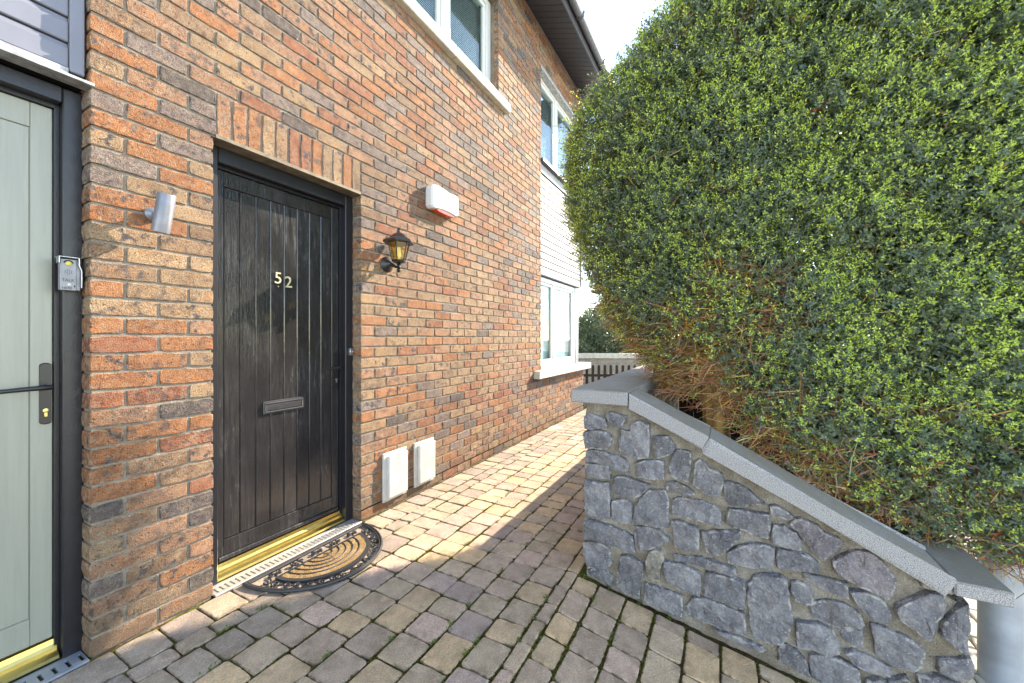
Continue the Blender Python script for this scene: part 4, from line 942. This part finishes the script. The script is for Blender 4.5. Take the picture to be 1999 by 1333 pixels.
def twigs_mesh(name, segs, mat):
    """segs: list of (p, q, radius, colour): three sided twigs with a bend"""
    v = []; f = []; c = []
    for p, q, r_, co in segs:
        p = np.array(p); q = np.array(q); d = q - p; L = np.linalg.norm(d)
        if L < 1e-6: continue
        d = d / L; u = np.cross(d, (0.3, .5, .81)); u /= np.linalg.norm(u) + 1e-9; w_ = np.cross(d, u); k = len(v)
        for pt, rr in ((p, r_), (q, r_ * .55)):
            for a in (0, 2.094, 4.189): v.append(tuple(pt + (u * math.cos(a) + w_ * math.sin(a)) * rr)); c.append(co + (1,))
        f += [(k, k + 1, k + 4, k + 3), (k + 1, k + 2, k + 5, k + 4), (k + 2, k, k + 3, k + 5), (k + 3, k + 4, k + 5)]
    me = bpy.data.meshes.new(name); me.from_pydata(v, [], f); a = me.attributes.new('tint', 'FLOAT_COLOR', 'POINT'); a.data.foreach_set('color', [x for q in c for x in q]); me.materials.append(mat); return me
def nz3(p, s, o=0.): return mnoise.noise((p[0] * s + o, p[1] * s + o * .7, p[2] * s))

# ------------------------------------------------------------------ the clipped hedge
hg = empty('hedge', (2.15, -2.24, .28)); tag(hg, 'large clipped evergreen hedge with bright new shoots above the stone wall', 'hedge')
ZL = np.array([.3, 1.0, 1.17, 1.42, 1.67, 2.0, 2.35, 2.8, 3.05, 3.3, 3.7, 4.1, 4.5]); YL_ = np.array([-1.9, -1.78, -1.66, -1.46, -1.32, -1.21, -1.12, -1.15, -1.38, -1.72, -2.25, -2.9, -3.4])
YB = np.array([-5.2, -3.4, -3.06, -2.55, -2.38, -2.24, -2.05, -1.9, -1.65, -1.5, -1.3, -1.0]); ZB = np.array([.30, .31, .385, .63, .78, 1.02, 1.08, 1.06, 1.15, 1.33, 1.60, 1.95])
def surf(z, phi, s):
    """point on the hedge body at height z; phi 0 = front (towards -x), 90 = left end (+y)"""
    yl = float(np.interp(z, ZL, YL_)); yr = -4.4; yc = (yl + yr) / 2; b = (yl - yr) / 2; a = 1.02; xc = 2.80
    if z < 1.3: xc += (1.3 - z) * .0
    e = 2 / 3.1; c_, s_ = math.cos(phi), math.sin(phi)
    ux = -math.copysign(abs(c_) ** e, c_); uy = math.copysign(abs(s_) ** e, s_)
    n_ = Vector((-math.copysign(abs(c_) ** (2 - e), c_) / a, math.copysign(abs(s_) ** (2 - e), s_) / b, 0)).normalized()
    return Vector((xc + a * ux * s, yc + b * uy * s, z)), n_
rh = random.Random(8)
def bare(p):
    """0..1 how twiggy / leafless the hedge is here"""
    x, y, z = p; zb = float(np.interp(y, YB, ZB)); b = max(0, 1 - (z - zb) / .55) * 1.0
    b = max(b, max(0, 1 - math.hypot((y + 2.32) / .34, (z - 1.62) / .17)) * .85)
    b = max(b, max(0, 1 - math.hypot((y + 2.42) / .30, (z - 1.36) / .17)) * .85)
    b = max(b, max(0, 1 - math.hypot((y + 2.1) / .34, (z - 1.12) / .24)) * 1.3)
    b = max(b, max(0, 1 - math.hypot((y + 1.45) / .38, (z - 1.42) / .34)) * 1.15)
    b = max(b, max(0, 1 - math.hypot((y + 3.0) / .5, (z - .95) / .14)) * .8)
    if y < -2.75: b *= .55
    return min(1, max(0, b + .30 * nz3(p, 5.5) + .12 * nz3(p, 13)))
LB, LD, LN, LL, LW, LC = [], [], [], [], [], []
def leaf(b, d, n, l, w_, c): LB.append(tuple(b)); LD.append(tuple(d)); LN.append(tuple(n)); LL.append(l); LW.append(w_); LC.append(c)
segs = []
OLD = ((.16, .225, .20), (.18, .255, .21), (.14, .205, .195), (.21, .255, .15)); YNG = ((.50, .64, .16), (.56, .69, .18), (.43, .60, .17), (.60, .70, .21))
TAN = ((.46, .25, .10), (.56, .34, .16), (.36, .18, .075), (.62, .43, .23))
def sprig(p, n, young):
    up = Vector((rh.gauss(0, .5), rh.gauss(0, .5), rh.gauss(.45, .4)))
    d = (n * rh.uniform(.5, 1.2) + up * .8).normalized(); L = rh.uniform(.045, .08)
    s1 = d.orthogonal().normalized(); s2 = d.cross(s1); pairs = rh.choice((3, 4, 4, 5)); a0 = rh.uniform(0, 6.28)
    segs.append((p - d * .02, p + d * L, .0011, (.16, .19, .06)))
    for k in range(pairs):
        t_ = (k + .4) / pairs; a = a0 + (k % 2) * 1.5708
        fresh = young and t_ > .35
        for sg in (0, math.pi):
            side = s1 * math.cos(a + sg) + s2 * math.sin(a + sg); sp_ = 1.25 - .75 * t_
            dd = (side * sp_ + d * (.35 + .7 * t_) + Vector((rh.gauss(0, .12), rh.gauss(0, .12), rh.gauss(0, .12))))
            c = rh.choice(YNG if fresh else OLD); v_ = rh.uniform(.8, 1.25)
            l = rh.uniform(.013, .0215) * (0.9 if fresh else 1.1)
            leaf(p + d * L * t_, dd, d + Vector((rh.gauss(0, .2),) * 3), l, l * rh.uniform(.42, .55), tuple(q * v_ for q in c))
def old_leaf(p, n, big=1.0):
    dd = Vector((rh.gauss(0, 1), rh.gauss(0, 1), rh.gauss(-.25, .7))) + n * .35; nn = n + Vector((rh.gauss(0, .5), rh.gauss(0, .5), rh.gauss(.5, .5)))
    l = rh.uniform(.015, .024) * big; v_ = rh.uniform(.75, 1.3)
    c = rh.choice(OLD) if rh.random() > .05 else (.10, .12, .03)
    leaf(p, dd, nn, l, l * rh.uniform(.5, .62), tuple(q * v_ for q in c))
def rand_surface():
    while True:
        z = rh.uniform(.3, 4.25); u = rh.random()
        if u < .74:
            yl = float(np.interp(z, ZL, YL_)); y = rh.uniform(-4.05, yl); yc = (yl - 4.4) / 2; b = (yl + 4.4) / 2
            t_ = (y - yc) / b
            if abs(t_) > .999: continue
            phi = math.asin(min(1, abs(t_) ** (3.1 / 2))) * (1 if t_ > 0 else -1)
        else: phi = R(rh.uniform(55, 150))
        return z, phi
def ok(p):
    zb = float(np.interp(p.y, YB, ZB)) + max(0, p.x - 2.2) * .10
    return p.z > zb + .05 * nz3(p, 7, 4)
n_s = 0
while n_s < 38000:
    z, phi = rand_surface(); lump = .035
    s_ = 1 - abs(rh.gauss(0, .022)); p, n = surf(z, phi, s_); p += n * (.055 * nz3(p, 3.2) + .06 * nz3(p, 8, 9) + (abs(rh.gauss(0, .03)) if rh.random() < .25 else 0) + (rh.uniform(.02, .11) if rh.random() < .03 else 0))
    if not ok(p): continue
    b = bare(p)
    if rh.random() < b * .85: continue
    cl = nz3(p, 6.5, 2.) + .5 * nz3(p, 15, 6.)
    yg = rh.random() < min(.97, max(.16, .76 + cl * 1.6))
    if yg or rh.random() < .7: sprig(p, n, yg)
    n_s += 1
n_s = 0
while n_s < 130000:                                     # older, darker leaves a little deeper
    z, phi = rand_surface(); s_ = 1 - abs(rh.gauss(.02, .05)); p, n = surf(z, phi, s_); p += n * (.055 * nz3(p, 3.2) + .06 * nz3(p, 8, 9) - .018)
    if not ok(p) or rh.random() < bare(p) * .9: n_s += .3; continue
    old_leaf(p, n); n_s += 1
n_s = 0
while n_s < 42000:                                     # inside of the hedge and its far side
    z = rh.uniform(.45, 4.2); phi = rh.uniform(-math.pi, math.pi); p, n = surf(z, phi, math.sqrt(rh.uniform(.12, .96)))
    n_s += 1
    if not ok(p) or p.z < float(np.interp(p.y, YB, ZB)) + .12: continue
    if p.x < 2.2 and rh.random() < bare(p) * 1.2: continue
    old_leaf(p, n, 2.3)
n_s = 0
while n_s < 9000:                                      # rounded top
    u, v_ = rh.uniform(-1, 1), rh.random(); z = 4.22 + .15 * rh.random(); p, n = surf(4.2, rh.uniform(-3.1, 3.1), math.sqrt(v_)); p.z = z; n_s += 1
    old_leaf(p, Vector((0, 0, 1)), 1.6)
n_s = 0
while n_s < 75000:                                     # second skin under the surface, all round
    z = rh.uniform(.6, 4.3); p, n = surf(z, rh.uniform(-1.7, 3.1), rh.uniform(.78, .94)); n_s += 1
    if p.z > float(np.interp(p.y, YB, ZB)) + .10 and rh.random() > bare(p) * .75: old_leaf(p, n, 1.7)
n_s = 0
while n_s < 14000:                                     # the thick foot towards the street
    z = rh.uniform(.36, 1.0); p, n = surf(z, rh.uniform(-1.5, .6), rh.uniform(.35, .97)); n_s += 1
    if p.y < -2.3 and p.z > float(np.interp(p.y, YB, ZB)) + .03 + max(0, .35 - (p.x - 1.78)) * 0: old_leaf(p, n, 1.7)
for _ in range(26000):                                 # solid heart, so no daylight shows through
    p = Vector((rh.uniform(2.15, 3.5), rh.uniform(-4.0, -1.55), rh.uniform(1.4, 4.1)))
    yl = float(np.interp(p.z, ZL, YL_))
    if p.y < yl - .25: old_leaf(p, Vector((-1, .1, 0)), 3.3)
for _ in range(7000):
    p = Vector((rh.uniform(1.95, 3.0), rh.uniform(-4.1, -2.5), rh.uniform(.45, 1.2)))
    if p.z > float(np.interp(p.y, YB, ZB)) + .06: old_leaf(p, Vector((-1, .1, .2)), 2.0)
for _ in range(4500):
    p = Vector((rh.uniform(1.80, 2.5), rh.uniform(-3.75, -2.75), 0)); p.z = float(np.interp(p.y, YB, ZB)) + abs(rh.gauss(0, .14))
    old_leaf(p, Vector((-1, .1, .2)), 1.25)
n_s = 0
while n_s < 26000:                                     # more cover behind the face and along the foot
    z = rh.uniform(.45, 4.0); p, n = surf(z, rh.uniform(-1.5, 1.6), rh.uniform(.45, .9)); n_s += 1
    if p.y < -2.45 and z < 1.0:
        if p.z > float(np.interp(p.y, YB, ZB)) + .05: old_leaf(p, n, 2.2)
    elif z > 1.35: old_leaf(p, Vector((-1, .1, 0)), 3.0)
n_s = 0
while n_s < 30000:                                     # dense dark middle
    z = rh.uniform(.75, 4.3); p, n = surf(z, rh.uniform(-math.pi, math.pi), rh.uniform(.30, .80)); n_s += 1
    if p.z > float(np.interp(p.y, YB, ZB)) + .3: old_leaf(p, Vector((-1, .2, 0)), 4.2)
me = leaves_mesh('foliage', *[np.array(q, dtype=float) for q in (LB, LD, LN, LL, LW, LC)], M['leaf']); link('foliage', me, hg, kind='stuff')
# dry twigs where the hedge is bare, along its foot and in the hollows
n_s = 0; tries = 0
while n_s < 5000 and tries < 200000:
    tries += 1
    z, phi = rand_surface(); s_ = 1 - abs(rh.gauss(.03, .07)); p, n = surf(z, phi, s_)
    if p.z < float(np.interp(p.y, YB, ZB)) - (.15 if -2.45 < p.y < -1.85 else .04): continue
    b = bare(p)
    if rh.random() > b * 1.1 - .12: continue
    L = rh.uniform(.05, .16); d = (n * rh.uniform(.1, .9) + Vector((rh.gauss(0, .4), rh.gauss(-.1, .7), rh.gauss(-.05, .45)))).normalized()
    co = rh.choice(TAN); co = tuple(c * rh.uniform(.45, 1.05) for c in co); q = p + d * L * .5; r_ = rh.uniform(.0013, .0026) if rh.random() > .06 else rh.uniform(.003, .0055)
    d2 = (d + Vector((rh.gauss(0, .25), rh.gauss(0, .25), rh.gauss(0, .25)))).normalized()
    segs.append((p - d * L * .5, q, r_, co)); segs.append((q, q + d2 * L * .6, r_ * .8, co))
    for _ in range(2):
        b0 = p + d * L * rh.uniform(-.3, .4); d3 = (d + Vector((rh.gauss(0, .7), rh.gauss(0, .7), rh.gauss(0, .7)))).normalized(); segs.append((b0, b0 + d3 * L * .45, r_ * .6, co))
    n_s += 1
for _ in range(260):                                   # cut ends showing between the leaves
    z, phi = rand_surface(); p, n = surf(z, phi, 1.0)
    if not ok(p): continue
    d = (n * .5 + Vector((rh.gauss(0, .5), rh.gauss(0, .8), rh.gauss(.1, .5)))).normalized(); segs.append((p - d * .09, p + d * .03, rh.uniform(.002, .0034), rh.choice(TAN)))
link('twigs', twigs_mesh('twigs', segs, M['twig']), hg, kind='stuff')
def trunk(base, top, r0, r1, seed):
    m = MB(); rt = random.Random(seed); pts = []; rs_ = []
    for k in range(9):
        t_ = k / 8; pts.append((base[0] + (top[0] - base[0]) * t_ + rt.uniform(-.012, .012), base[1] + (top[1] - base[1]) * t_ + rt.uniform(-.012, .012), base[2] + (top[2] - base[2]) * t_)); rs_.append(r0 + (r1 - r0) * t_ + rt.uniform(-.004, .004))
    m.tube(pts, rs_, 12); o = m.build('trunk', M['trunk'], hg)
    for k in range(9):
        t_ = rt.uniform(.3, 1); b = Vector(pts[int(t_ * 8)]); a = rt.uniform(0, 6.28); L = rt.uniform(.35, .8); m = MB()
        d = Vector((abs(math.cos(a)) * .7 + .15, math.sin(a), rt.uniform(.3, 1.0))); q1 = b + d * L * .5; q2 = q1 + (d + Vector((rt.uniform(-.4, .4), rt.uniform(-.4, .4), .3))) * L * .5
        m.tube([b, q1, q2], [.022, .014, .006], 6); m.build('branch', M['trunk'], hg)
trunk((1.99, -2.20, .25), (2.10, -2.18, 2.6), .075, .045, 1); trunk((2.3, -3.1, .2), (2.3, -3.0, 2.8), .07, .04, 2); trunk((3.1, -2.25, .25), (3.0, -2.1, 2.6), .06, .03, 3)

# ------------------------------------------------------------------ dark timber fence behind the hedge
fn = empty('timber_fence', (4.1, -2.4, .28)); tag(fn, 'dark stained timber fence in the shade behind the hedge trunk', 'fence')
y = -1.803
while y > -3.0:
    bx('board', M['fencewood'], fn, 4.06, 4.08, y - .1455, y, -.38 if y < -2.75 else .27, 1.45, b=.003); y -= .147
for z in (.5, 1.2): bx('rail', M['fencewood'], fn, 4.081, 4.13, -3.01, -1.84, z, z + .09)

# ------------------------------------------------------------------ street pole beside the end of the stone wall
pl = empty('street_pole', (2.13, -3.385, -.36)); tag(pl, 'grey galvanised metal pole behind the low end of the stone wall', 'pole')
one('shaft', M['galv'], pl, lambda m: m.tube([(2.13, -3.385, -.36), (2.13, -3.385, .6), (2.13, -3.385, 1.2)], .073, 32))
one('cap', M['galv'], pl, lambda m: m.lathe([(.076, 0), (.076, .02), (.05, .04), (0, .045)], (2.13, -3.385, 1.2), n=24))

# ------------------------------------------------------------------ far end: gate, block wall, bush, lamp post
FX, FY = math.cos(YAW), math.sin(YAW); RX, RY = math.sin(YAW), -math.cos(YAW)
def far(Z, X, z): return Vector((CAMX + FX * Z + RX * X, CAMY + FY * Z + RY * X, z))
def obox(name, mat, parent, Z0, Z1, Xa, Xb, za, zb, bev=.0):
    m = MB(); m.box(Xa, Xb, Z0, Z1, za, zb, bev); m.v = [tuple(far(p[1], p[0], p[2])) for p in m.v]; return m.build(name, mat, parent)
gt = empty('picket_gate', far(8, 2.0, 0)); tag(gt, 'low dark picket gate with rounded tops across the end of the path', 'gate')
for k in range(11):
    X = 1.515 + k * .1215; m = MB(); pts = [(X - .026, .08), (X + .026, .08), (X + .026, .715), (X + .018, .735), (X, .745), (X - .018, .735), (X - .026, .715)]
    m.prism_xz(pts, 8.0, 8.02); m.v = [tuple(far(p[1], p[0], p[2])) for p in m.v]; m.build('picket', M['fencewood'], gt)
obox('rail', M['fencewood'], gt, 8.021, 8.05, 1.42, 2.8, .505, .555); obox('rail', M['fencewood'], gt, 8.021, 8.05, 1.42, 2.8, .16, .21)
obox('post', M['blackmetal'], gt, 7.99, 8.05, 1.41, 1.455, -.1, .56, .004); obox('latch', M['chrome'], gt, 7.97, 7.989, 1.41, 1.47, .39, .43, .002)
bwl = empty('block_wall', far(9.5, 2.5, 0)); tag(bwl, 'weathered concrete block wall behind the picket gate', 'wall')
obox('mortar', M['smortar'], bwl, 9.508, 9.70, .3, 5.2, -.4, .80)
rb_ = random.Random(4)
for j in range(9):
    X = .3 - (j % 2) * .22
    while X < 5.2:
        obox('block', M['block'], bwl, 9.5 + rb_.uniform(-.002, .002), 9.6, max(.3, X + .005), min(5.2, X + .435), .795 - .132 * (j + 1) + .008, .795 - .132 * j, .004); X += .44
for k in range(6): obox('coping_stone', M['sill'], bwl, 9.46, 9.76, .3 + k * .82, .3 + k * .82 + .815, .80, .915, .006)
def bush(name, label, cat, Z, X, z0, rx, ry, rz, n, l0, cols, seed, mat):
    rr = random.Random(seed); c0 = far(Z, X, z0); o = empty(name, (c0.x, c0.y, -.4)); tag(o, label, cat, None)
    B_, D_, N_, L_, W_, C_ = [], [], [], [], [], []
    for _ in range(n):
        a = Vector((rr.gauss(0, 1), rr.gauss(0, 1), rr.gauss(0, 1))).normalized(); s_ = 1 - abs(rr.gauss(0, .22)); p = Vector((a.x * rx * s_, a.y * ry * s_, a.z * rz * s_)); k = 1 + .22 * nz3(p, 1.7, seed) + .1 * nz3(p, 5, seed)
        if p.z * k + z0 < -.3: continue
        B_.append(tuple(c0 + p * k)); D_.append(tuple(a * .6 + Vector((rr.gauss(0, .6), rr.gauss(0, .6), rr.gauss(.3, .5))))); N_.append((rr.gauss(0, .5), rr.gauss(0, .5), 1)); l = rr.uniform(.7, 1.3) * l0; L_.append(l); W_.append(l * .34); c = rr.choice(cols); v_ = rr.uniform(.7, 1.3); C_.append(tuple(q * v_ for q in c))
    link('crown', leaves_mesh('crown', *[np.array(q) for q in (B_, D_, N_, L_, W_, C_)], mat), o, kind='stuff')
    for k in range(5):
        m = MB(); a = rr.uniform(0, 6.28); m.tube([(c0.x, c0.y, -.4), (c0.x + math.cos(a) * rx * .3, c0.y + math.sin(a) * ry * .3, z0), (c0.x + math.cos(a) * rx * .6, c0.y + math.sin(a) * ry * .6, z0 + rz * .6)], [.05, .035, .012], 8); m.build('stem', M['trunk'], o)
bush('laurel_bush', 'grey green laurel bush rising behind the block wall', 'bush', 11.3, 2.75, .75, 1.35, 1.35, 1.42, 52000, .105, ((.15, .20, .13), (.19, .24, .16), (.11, .165, .11), (.24, .28, .19)), 3, M['laurel'])
lp = empty('street_lamp', far(40, 7.4, -.4)); tag(lp, 'small distant street lamp above the laurel bush', 'street lamp')
def ot(name, pts, r_, par, mat=M['galv']): m = MB(); m.tube([far(*p) for p in pts], r_, 8); return m.build(name, mat, par)
ot('column', [(40, 7.4, -.4), (40, 7.4, 4.75)], .075, lp); ot('arm', [(40, 7.36, 4.72), (40, 8.0, 4.78)], .05, lp); ot('lamp_head', [(40, 7.9, 4.78), (40, 8.5, 4.82)], .09, lp)
oc = empty('overhead_cable', far(12, 1.9, 2.6)); tag(oc, 'dark overhead cable arching from the house corner towards the hedge', 'cable')
ot('cable', [(9 + k * .4, 1.35 + .19 * k, 2.1 + .62 * math.sin(k / 10 * 1.7)) for k in range(11)], .010, oc, M['cable'])

# ------------------------------------------------------------------ moss and weeds in the joints
MBs, MDs, MNs, MLs, MWs, MCs = [], [], [], [], [], []
rm = random.Random(9)
def joint_point():
    while True:
        x = rm.uniform(-.2, 4.5) if rm.random() < .5 else rm.uniform(.2, 2.0)
        if rm.random() < .62: y = rm.choice([r_[1] - .0025 for r_ in rows if r_[1] > -3]) + rm.uniform(-.003, .003)
        else: continue
        if y < -1.55 and x > 1.46: continue
        if mnoise.noise((x * 2.3, y * 2.3, 1.)) + .35 * mnoise.noise((x * 9, y * 9, 4.)) < .0: continue
        return x, y
for _ in range(13000):
    x, y = joint_point(); z = gz(x, y) - .008
    for _k in range(2):
        MBs.append((x + rm.uniform(-.004, .004), y + rm.uniform(-.004, .004), z)); MDs.append((rm.gauss(0, .7), rm.gauss(0, .7), 1)); MNs.append((rm.gauss(0, 1), rm.gauss(0, 1), .4)); l = rm.uniform(.006, .013); MLs.append(l); MWs.append(l * .8)
        MCs.append(rm.choice(((.13, .14, .02), (.09, .085, .02), (.16, .17, .03), (.07, .05, .02))))
link('moss', leaves_mesh('moss', *[np.array(q) for q in (MBs, MDs, MNs, MLs, MWs, MCs)], M['leaf']), path, kind='stuff')
MBs, MDs, MNs, MLs, MWs, MCs = [], [], [], [], [], []
spots = [(.72, -1.155), (.83, -1.16), (.98, -1.163), (1.30, -1.163), (.64, -1.0), (.45, -.83), (1.45, -.83), (1.62, -1.16), (.73, -1.31), (.80, -1.31), (1.04, -1.47), (1.2, -1.47), (.9, -1.47), (1.52, -.02), (1.47, -1.57), (1.48, -1.86), (1.47, -2.0), (1.35, -1.66), (1.15, -1.80), (2.3, -.66), (2.6, -.5), (1.9, -.84), (.5, -.31), (.33, -.31), (.2, -.49), (1.49, -1.7)] 
for (x, y) in spots:
    y = min(rows, key=lambda r_: abs(r_[1] - y))[1] - .002 if y > -1.56 and y < -.1 else y
    for _ in range(rm.randint(14, 34)):
        a = rm.uniform(0, 6.28); MBs.append((x + rm.gauss(0, .013), y + rm.gauss(0, .006), gz(x, y) - .004 + rm.uniform(0, .012))); MDs.append((math.cos(a), math.sin(a), rm.uniform(.2, 1.2))); MNs.append((0, 0, 1)); l = rm.uniform(.007, .015); MLs.append(l); MWs.append(l * .5); MCs.append(rm.choice(((.13, .21, .05), (.17, .25, .06), (.10, .16, .04))))
link('weeds', leaves_mesh('weeds', *[np.array(q) for q in (MBs, MDs, MNs, MLs, MWs, MCs)], M['leaf']), path, kind='stuff')
